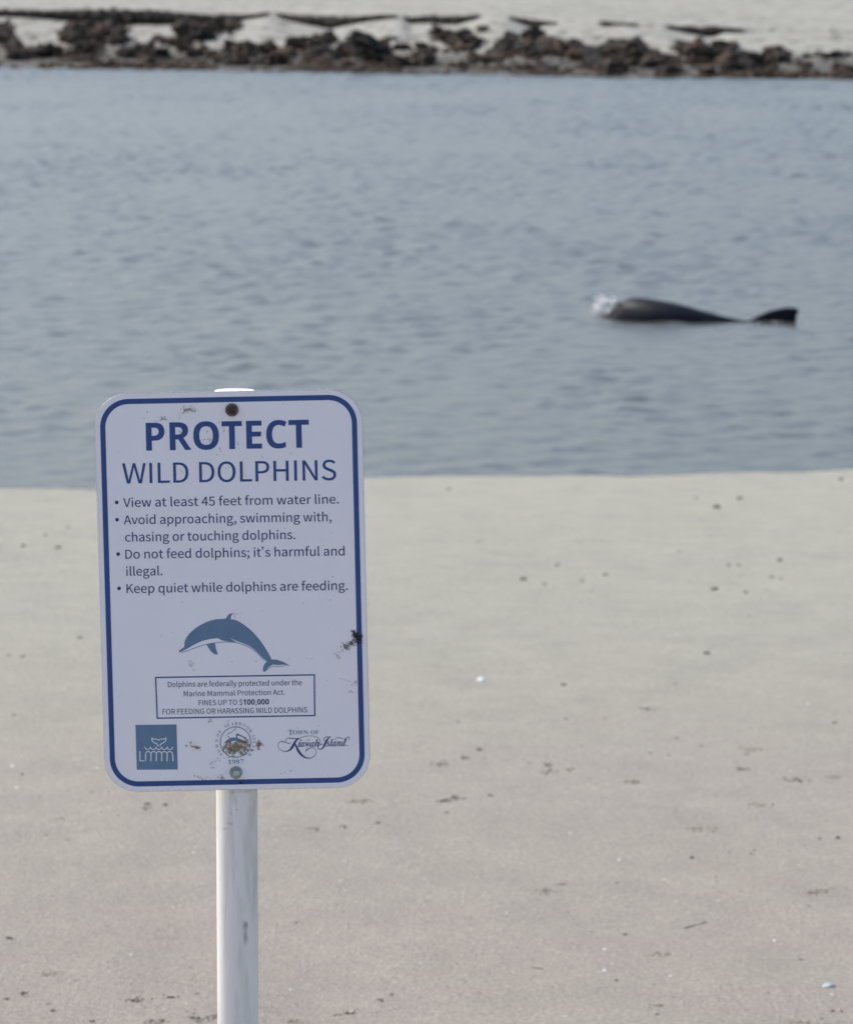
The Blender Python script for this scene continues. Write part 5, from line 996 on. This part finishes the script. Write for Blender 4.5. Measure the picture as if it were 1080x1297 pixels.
# ------------------------------------------------------------------ things lying on the sand
DARK = rock_mat('dark_debris', [(0.0, (.055, .046, .037)), (1.0, (.12, .098, .073))])
TANM = plain('dry_straw', (.30, .26, .19), .9, .2, var=(.6, 1.4), scale=60)
LUMPS = [lump(2, 40 + i, .7, rnd.uniform(.4, .7)) for i in range(8)]
for me in LUMPS:
    me.materials.clear(); me.materials.append(DARK); me.name = 'clod'
def pxs(p): return F / (p.y * math.cos(PITCH))
CLODS = [(663,734,10),(767,728,7),(705,716,6),(689,740,4),(737,736,4),(749,749,3),(936,631,7),(907,643,9),(881,631,4),(987,710,8),(923,716,5),(935,716,5),(977,731,5),(989,733,3),(905,747,9),(944,751,5),(895,828,8),
 (949,780,3),(713,868,7),(854,866,4),(580,915,4),(1056,916,6),(857,936,5),(737,888,3),(766,910,3),(716,910,4),(860,699,4),(568,620,4),(1064,607,5),
 (607,950,8),(736,945,4),(670,967,4),(823,954,4),(847,957,5),(888,945,5),(945,956,5),(621,1008,6),(587,1012,5),(566,1030,6),(595,1067,4),(824,1058,3),(876,1087,6),(950,1082,4),(955,1077,4),(923,1080,3),(1060,1062,7),(1037,1063,4),
 (781,1119,4),(906,1112,3),(791,1184,6),(748,1180,4),(780,1242,5),(832,1285,6),(1025,1148,4),(972,1142,3),(1012,1216,4),(1015,1216,4),(607,1258,4),(590,1244,3),(892,1169,4),(568,1251,3),(643,1254,3),(586,1241,3),
 (187,1019,7),(117,1004,4),(59,1058,4),(12,1189,8),(9,1266,6),(67,1281,6),(496,1260,5),(117,1294,7),(74,694,8),(30,692,6),(29,832,6),(11,830,4),(101,808,7),(28,981,5),(18,906,5),(58,678,4),(87,668,4),(478,1043,7),(150,1033,3),(35,1168,3),(250,1259,4),(240,1225,3),(375,1169,4),(1065,1281,4),(1054,1281,5),(972,1258,3),(1040,1290,4),(1000,1262,3),(90,1237,3),(62,1272,4)]
CLAB = {(663,734): 'dark flat clod of mud upper left of a group of specks on the middle sand', (767,728): 'dark round clod on the pale sand right of the middle', (895,828): 'lone dark clod on the right hand sand',
        (876,1087): 'near black pebble on the right hand sand', (12,1189): 'dark clod close to the left edge of the photo on the near sand', (607,950): 'dark oval clod leading a line of specks in the middle sand',
        (621,1008): 'black pebble at the right end of the dark wrack streak', (791,1184): 'small black pebble in the lower right sand', (67,1281): 'black pebble at the lower left corner of the sand',
        (1060,1062): 'brown clod close to the right edge above the straw patch', (74,694): 'dark clod on the sand left of the sign', (187,1019): 'brown clod just below the lower left corner of the sign'}
for px, py, w in CLODS:
    p = on_beach(px, py)
    s = w / pxs(p) * (.58 if py < 790 else .55)
    o = bpy.data.objects.new('clod', rnd.choice(LUMPS))
    o.location = p + Vector((0, 0, s * .12)); o.rotation_euler = (0, 0, rnd.uniform(0, 6.28))
    o.scale = (s, s, s * rnd.uniform(.55, .8))
    COL.objects.link(o)
    far_ = py < 780
    zone = 'left of the sign' if px < 135 else 'under the sign' if px < 520 else 'in the middle' if px < 700 else 'right of the middle' if px < 860 else 'toward the right edge'
    zone += ', upper part of the sand' if py < 700 else ', just above mid height' if py < 860 else '' if py < 1050 else ', low down' if py < 1180 else ', at the bottom'
    tag(o, CLAB.get((px, py)) or (('tiny dark clod on the farther sand ' if far_ else 'tiny dark clod or pebble on the sand ') + zone), 'clod', 'dark clods scattered on the beach')

def wrack(px, py, w, tan, label, slant=0.0):
    p0 = on_beach(px, py); W = w / pxs(p0)
    n = int(8 + w * 1.1)
    pts, sz = [], []
    for k in range(n):
        u = rnd.gauss(0, .34)
        x = p0.x + u * W; y = p0.y + rnd.gauss(0, .015 + .0004 * w) * (p0.y / 12) ** 2 - slant * u * w / pxs(p0) * 6
        pts.append((x - p0.x, y - p0.y, bz(x, y) + .001 - p0.z)); sz.append(rnd.uniform(.0012, .0034) * (1.4 if p0.y > 14 else 1))
    o = link('wrack', scatter_mesh('wrack', np.array(pts), np.array(sz), rnd.randint(0, 999), TANM if tan else DARK, .5), None, None, p0)
    tag(o, label, 'wrack', 'streaks of sea wrack on the beach', 'stuff')
for a in [(605,686,14,0,'faint grey streak of wrack on the farther sand'),(821,899,16,0,'thin dark streak on the right hand sand above the straw strips'),(589,960,12,0,'short dark streak in the line of specks in the middle sand'),
          (561,968,18,0,'dark streak ending the line of specks beside the sign'),(693,969,10,0,'small dark streak above a larger one right of the middle'),(697,978,14,0,'dark streak on the middle sand with a tan one to its right'),
          (722,975,12,1,'small tan straw patch beside a dark streak'),(950,949,32,1,'curved tan straw strip on the right hand sand'),(939,975,12,0,'short dark streak below the curved straw strip'),
          (1007,988,36,0,'longest dark streak near the right edge'),(1055,985,26,1,'tan straw strip reaching the right edge'),(562,1014,20,0,'blackish wrack streak beside the lower right of the sign'),(574,1010,14,0,'right part of the blackish wrack streak beside the sign'),
          (890,1051,64,1,'long faint tan straw strip across the right hand sand'),(800,991,20,1,'faint tan patch left of the long straw strip'),(685,1129,24,0,'dark twiggy streak right of the post'),(712,1121,10,0,'tiny streak above the dark twiggy streak'),
          (1040,1128,36,1,'tangled tan straw patch near the right edge'),(1030,1131,20,0,'dark bits in the tangled straw patch'),(835,1210,32,1,'pale tan straw smear in the lower right sand'),(832,1275,20,1,'small straw patch near the bottom edge'),
          (186,1025,9,1,'tan fleck pair below the left corner of the sign'),(210,1020,8,0,'small dark streak below the left corner of the sign'),(75,1038,14,1,'tan straw bit on the left hand sand'),(89,1063,16,1,'second tan straw bit lower on the left hand sand'),
          (400,1050,14,0,'dark streak just right of the post'),(435,1048,10,0,'small tan streak right of the post'),(457,1015,36,1,'wide tan straw strip below the right corner of the sign'),
          (30,1259,12,0,'dark streak low on the left hand sand'),(214,1264,13,0,'dark streak left of the post foot'),(172,1267,26,0,'longer dark streak left of the post near the bottom'),(197,1295,26,0,'dark streak at the bottom edge left of the post'),
          (255,1291,36,0,'dark wrack line touching the post at the bottom edge'),(442,1284,26,0,'dark streak right of the post near the bottom edge'),(482,1267,9,0,'small dark streak right of the post'),(372,1294,16,1,'tan streak at the bottom edge right of the post'),
          (58,633,16,1,'faint brown streak near the water at the left edge'),(50,616,12,0,'dark fleck at the sand brink on the left'),(731,618,9,0,'faint fleck near the water in the middle'),(975,613,16,1,'pale strip near the water on the right'),
          (1020,1297,60,1,'broad straw patch in the lower right corner'),(60,1235,30,1,'faint straw patch low on the left hand sand'),(965,1020,26,1,'faint straw patch at mid height near the right edge')]:
    wrack(*a)

def stick(px0, py0, px1, py1, r, label):
    a, b = on_beach(px0, py0), on_beach(px1, py1)
    bm = bmesh.new(); n = 7; rings = []
    t = (b - a).normalized(); s_ = t.cross(Vector((0, 0, 1))).normalized(); u_ = s_.cross(t)
    for i in range(n):
        c = (b - a) * (i / (n - 1)) + Vector((rnd.uniform(-1, 1) * r, rnd.uniform(-1, 1) * r, r * .6))
        rr = r * (1 - .5 * i / n) * rnd.uniform(.8, 1.2)
        rings.append([bm.verts.new(c + s_ * rr * math.cos(k * 1.0472) + u_ * rr * math.sin(k * 1.0472)) for k in range(6)])
    for A, B in zip(rings, rings[1:]):
        for k in range(6): bm.faces.new((A[k], A[(k + 1) % 6], B[(k + 1) % 6], B[k]))
    bm.faces.new(rings[0]); bm.faces.new(rings[-1][::-1]); bmesh.ops.recalc_face_normals(bm, faces=bm.faces)
    tag(from_bm('stick', bm, DARK, None, a), label, 'stick')
stick(674, 1226, 688, 1228, .0016, 'short dark stick lying on the sand right of the post')
stick(866, 1176, 891, 1169, .0011, 'slanting dark twig on the lower right sand')

# shells
def shell(px, py, w, label, color, ribs=14, tilt=.35):
    p = on_beach(px, py); R = w / pxs(p) / 2
    bm = bmesh.new(); nu, nv = ribs * 2, 7
    grid_ = []
    for j in range(nv + 1):
        t = j / nv; row = []
        for i in range(nu + 1):
            a = math.pi * (i / nu); rr = t * (1 + .03 * (i % 2))
            x, y = math.cos(a) * rr, math.sin(a) * rr * 1.05
            z = .55 * (1 - t * t) ** .8 * .9 + .02 * (i % 2) * t
            row.append(bm.verts.new((x, y - .45, z)))
        grid_.append(row)
    for j in range(nv):
        for i in range(nu):
            try: bm.faces.new((grid_[j][i], grid_[j][i + 1], grid_[j + 1][i + 1], grid_[j + 1][i]))
            except ValueError: pass
    bmesh.ops.remove_doubles(bm, verts=bm.verts, dist=1e-4)
    bmesh.ops.recalc_face_normals(bm, faces=bm.faces)
    me = bpy.data.meshes.new('shell'); bm.to_mesh(me); bm.free()
    o = link('shell', me, plain('shell_%d' % px, color, .35, .5, var=(.75, 1.15), scale=8), None, p + Vector((0, 0, .0005)), False)
    md = o.modifiers.new('thick', 'SOLIDIFY'); md.thickness = .1; md.offset = 0
    o.scale = (R, R, R * 1.15); o.rotation_euler = (tilt, 0, math.pi + rnd.uniform(-.4, .4))
    tag(o, label, 'shell')
shell(1050, 1250, 17, 'blue grey scallop shaped shell half buried in the lower right sand', (.42, .46, .50), tilt=.15)
shell(609, 862, 12, 'white shell on the sand right of the sign at mid height', (.85, .84, .82), tilt=0)
for px, py, w, lab in [(981, 1192, 7, 'white shell bit at the lower right'), (766, 1203, 7, 'upper one of two white shell bits in the lower middle sand'), (766, 1230, 7, 'lower one of two white shell bits in the lower middle sand'), (849, 1237, 6, 'white shell bit right of the lower middle pair'),
                       (784, 1090, 5, 'bright white shell speck on the middle right sand'), (641, 1157, 4, 'bright speck of shell right of the post'), (909, 1141, 4, 'bright shell speck at the right'), (840, 1114, 4, 'bright shell speck below the middle right'),
                       (245, 1081, 5, 'bright white shell speck left of the post'), (166, 1210, 4, 'white shell speck low on the left'), (460, 1054, 4, 'white shell speck right of the post top'), (368, 1254, 5, 'white shell speck beside the post near the bottom'),
                       (123, 973, 5, 'white shell speck by the left edge of the sign'), (16, 971, 6, 'white shell speck at the left edge of the photo'), (22, 998, 6, 'second white shell speck at the left edge of the photo'), (1053, 1260, 5, 'white shell speck below the blue grey shell'),
                       (716, 1288, 4, 'white shell speck at the bottom in the middle'), (533, 1220, 4, 'white shell speck in the lower middle sand'), (722, 1056, 4, 'pinkish white speck on the middle sand'), (1022, 892, 5, 'pale speck on the right hand sand')]:
    shell(px, py, w * .8, lab, (.80, .79, .77), 5, 0)

def scatter_fragments(n, seed, mat, name, label, a, b, y0, y1):
    r = np.random.RandomState(seed)
    Y = y0 + (y1 - y0) * r.power(1.2, n) if False else y0 * (y1 / y0) ** r.rand(n)
    X = (r.rand(n) - .5) * 2 * (Y * .12 + .6)
    keep = fbm(X * 1.5, Y * .8, 2, seed) + r.normal(0, .5, n) > -.1
    X, Y = X[keep], Y[keep]
    pts = np.stack([X, Y, beach_z(X, Y) + a * .3], 1)
    o = link(name, scatter_mesh(name, pts, r.uniform(a, b, len(X)) * (Y / 12) ** .7, seed, mat, .45))
    tag(o, label, cat='debris', kind='stuff')
scatter_fragments(5200, 51, plain('shell_fragments', (.72, .70, .66), .4, .5), 'shell_fragments', 'tiny pale shell fragments strewn over the beach sand', .0010, .0027, 9, 30)
scatter_fragments(11000, 52, plain('dark_grit', (.14, .12, .10), .8, .3, var=(.6, 1.6), scale=5), 'dark_grit', 'tiny dark grit strewn over the beach sand', .0011, .0030, 9, 32)
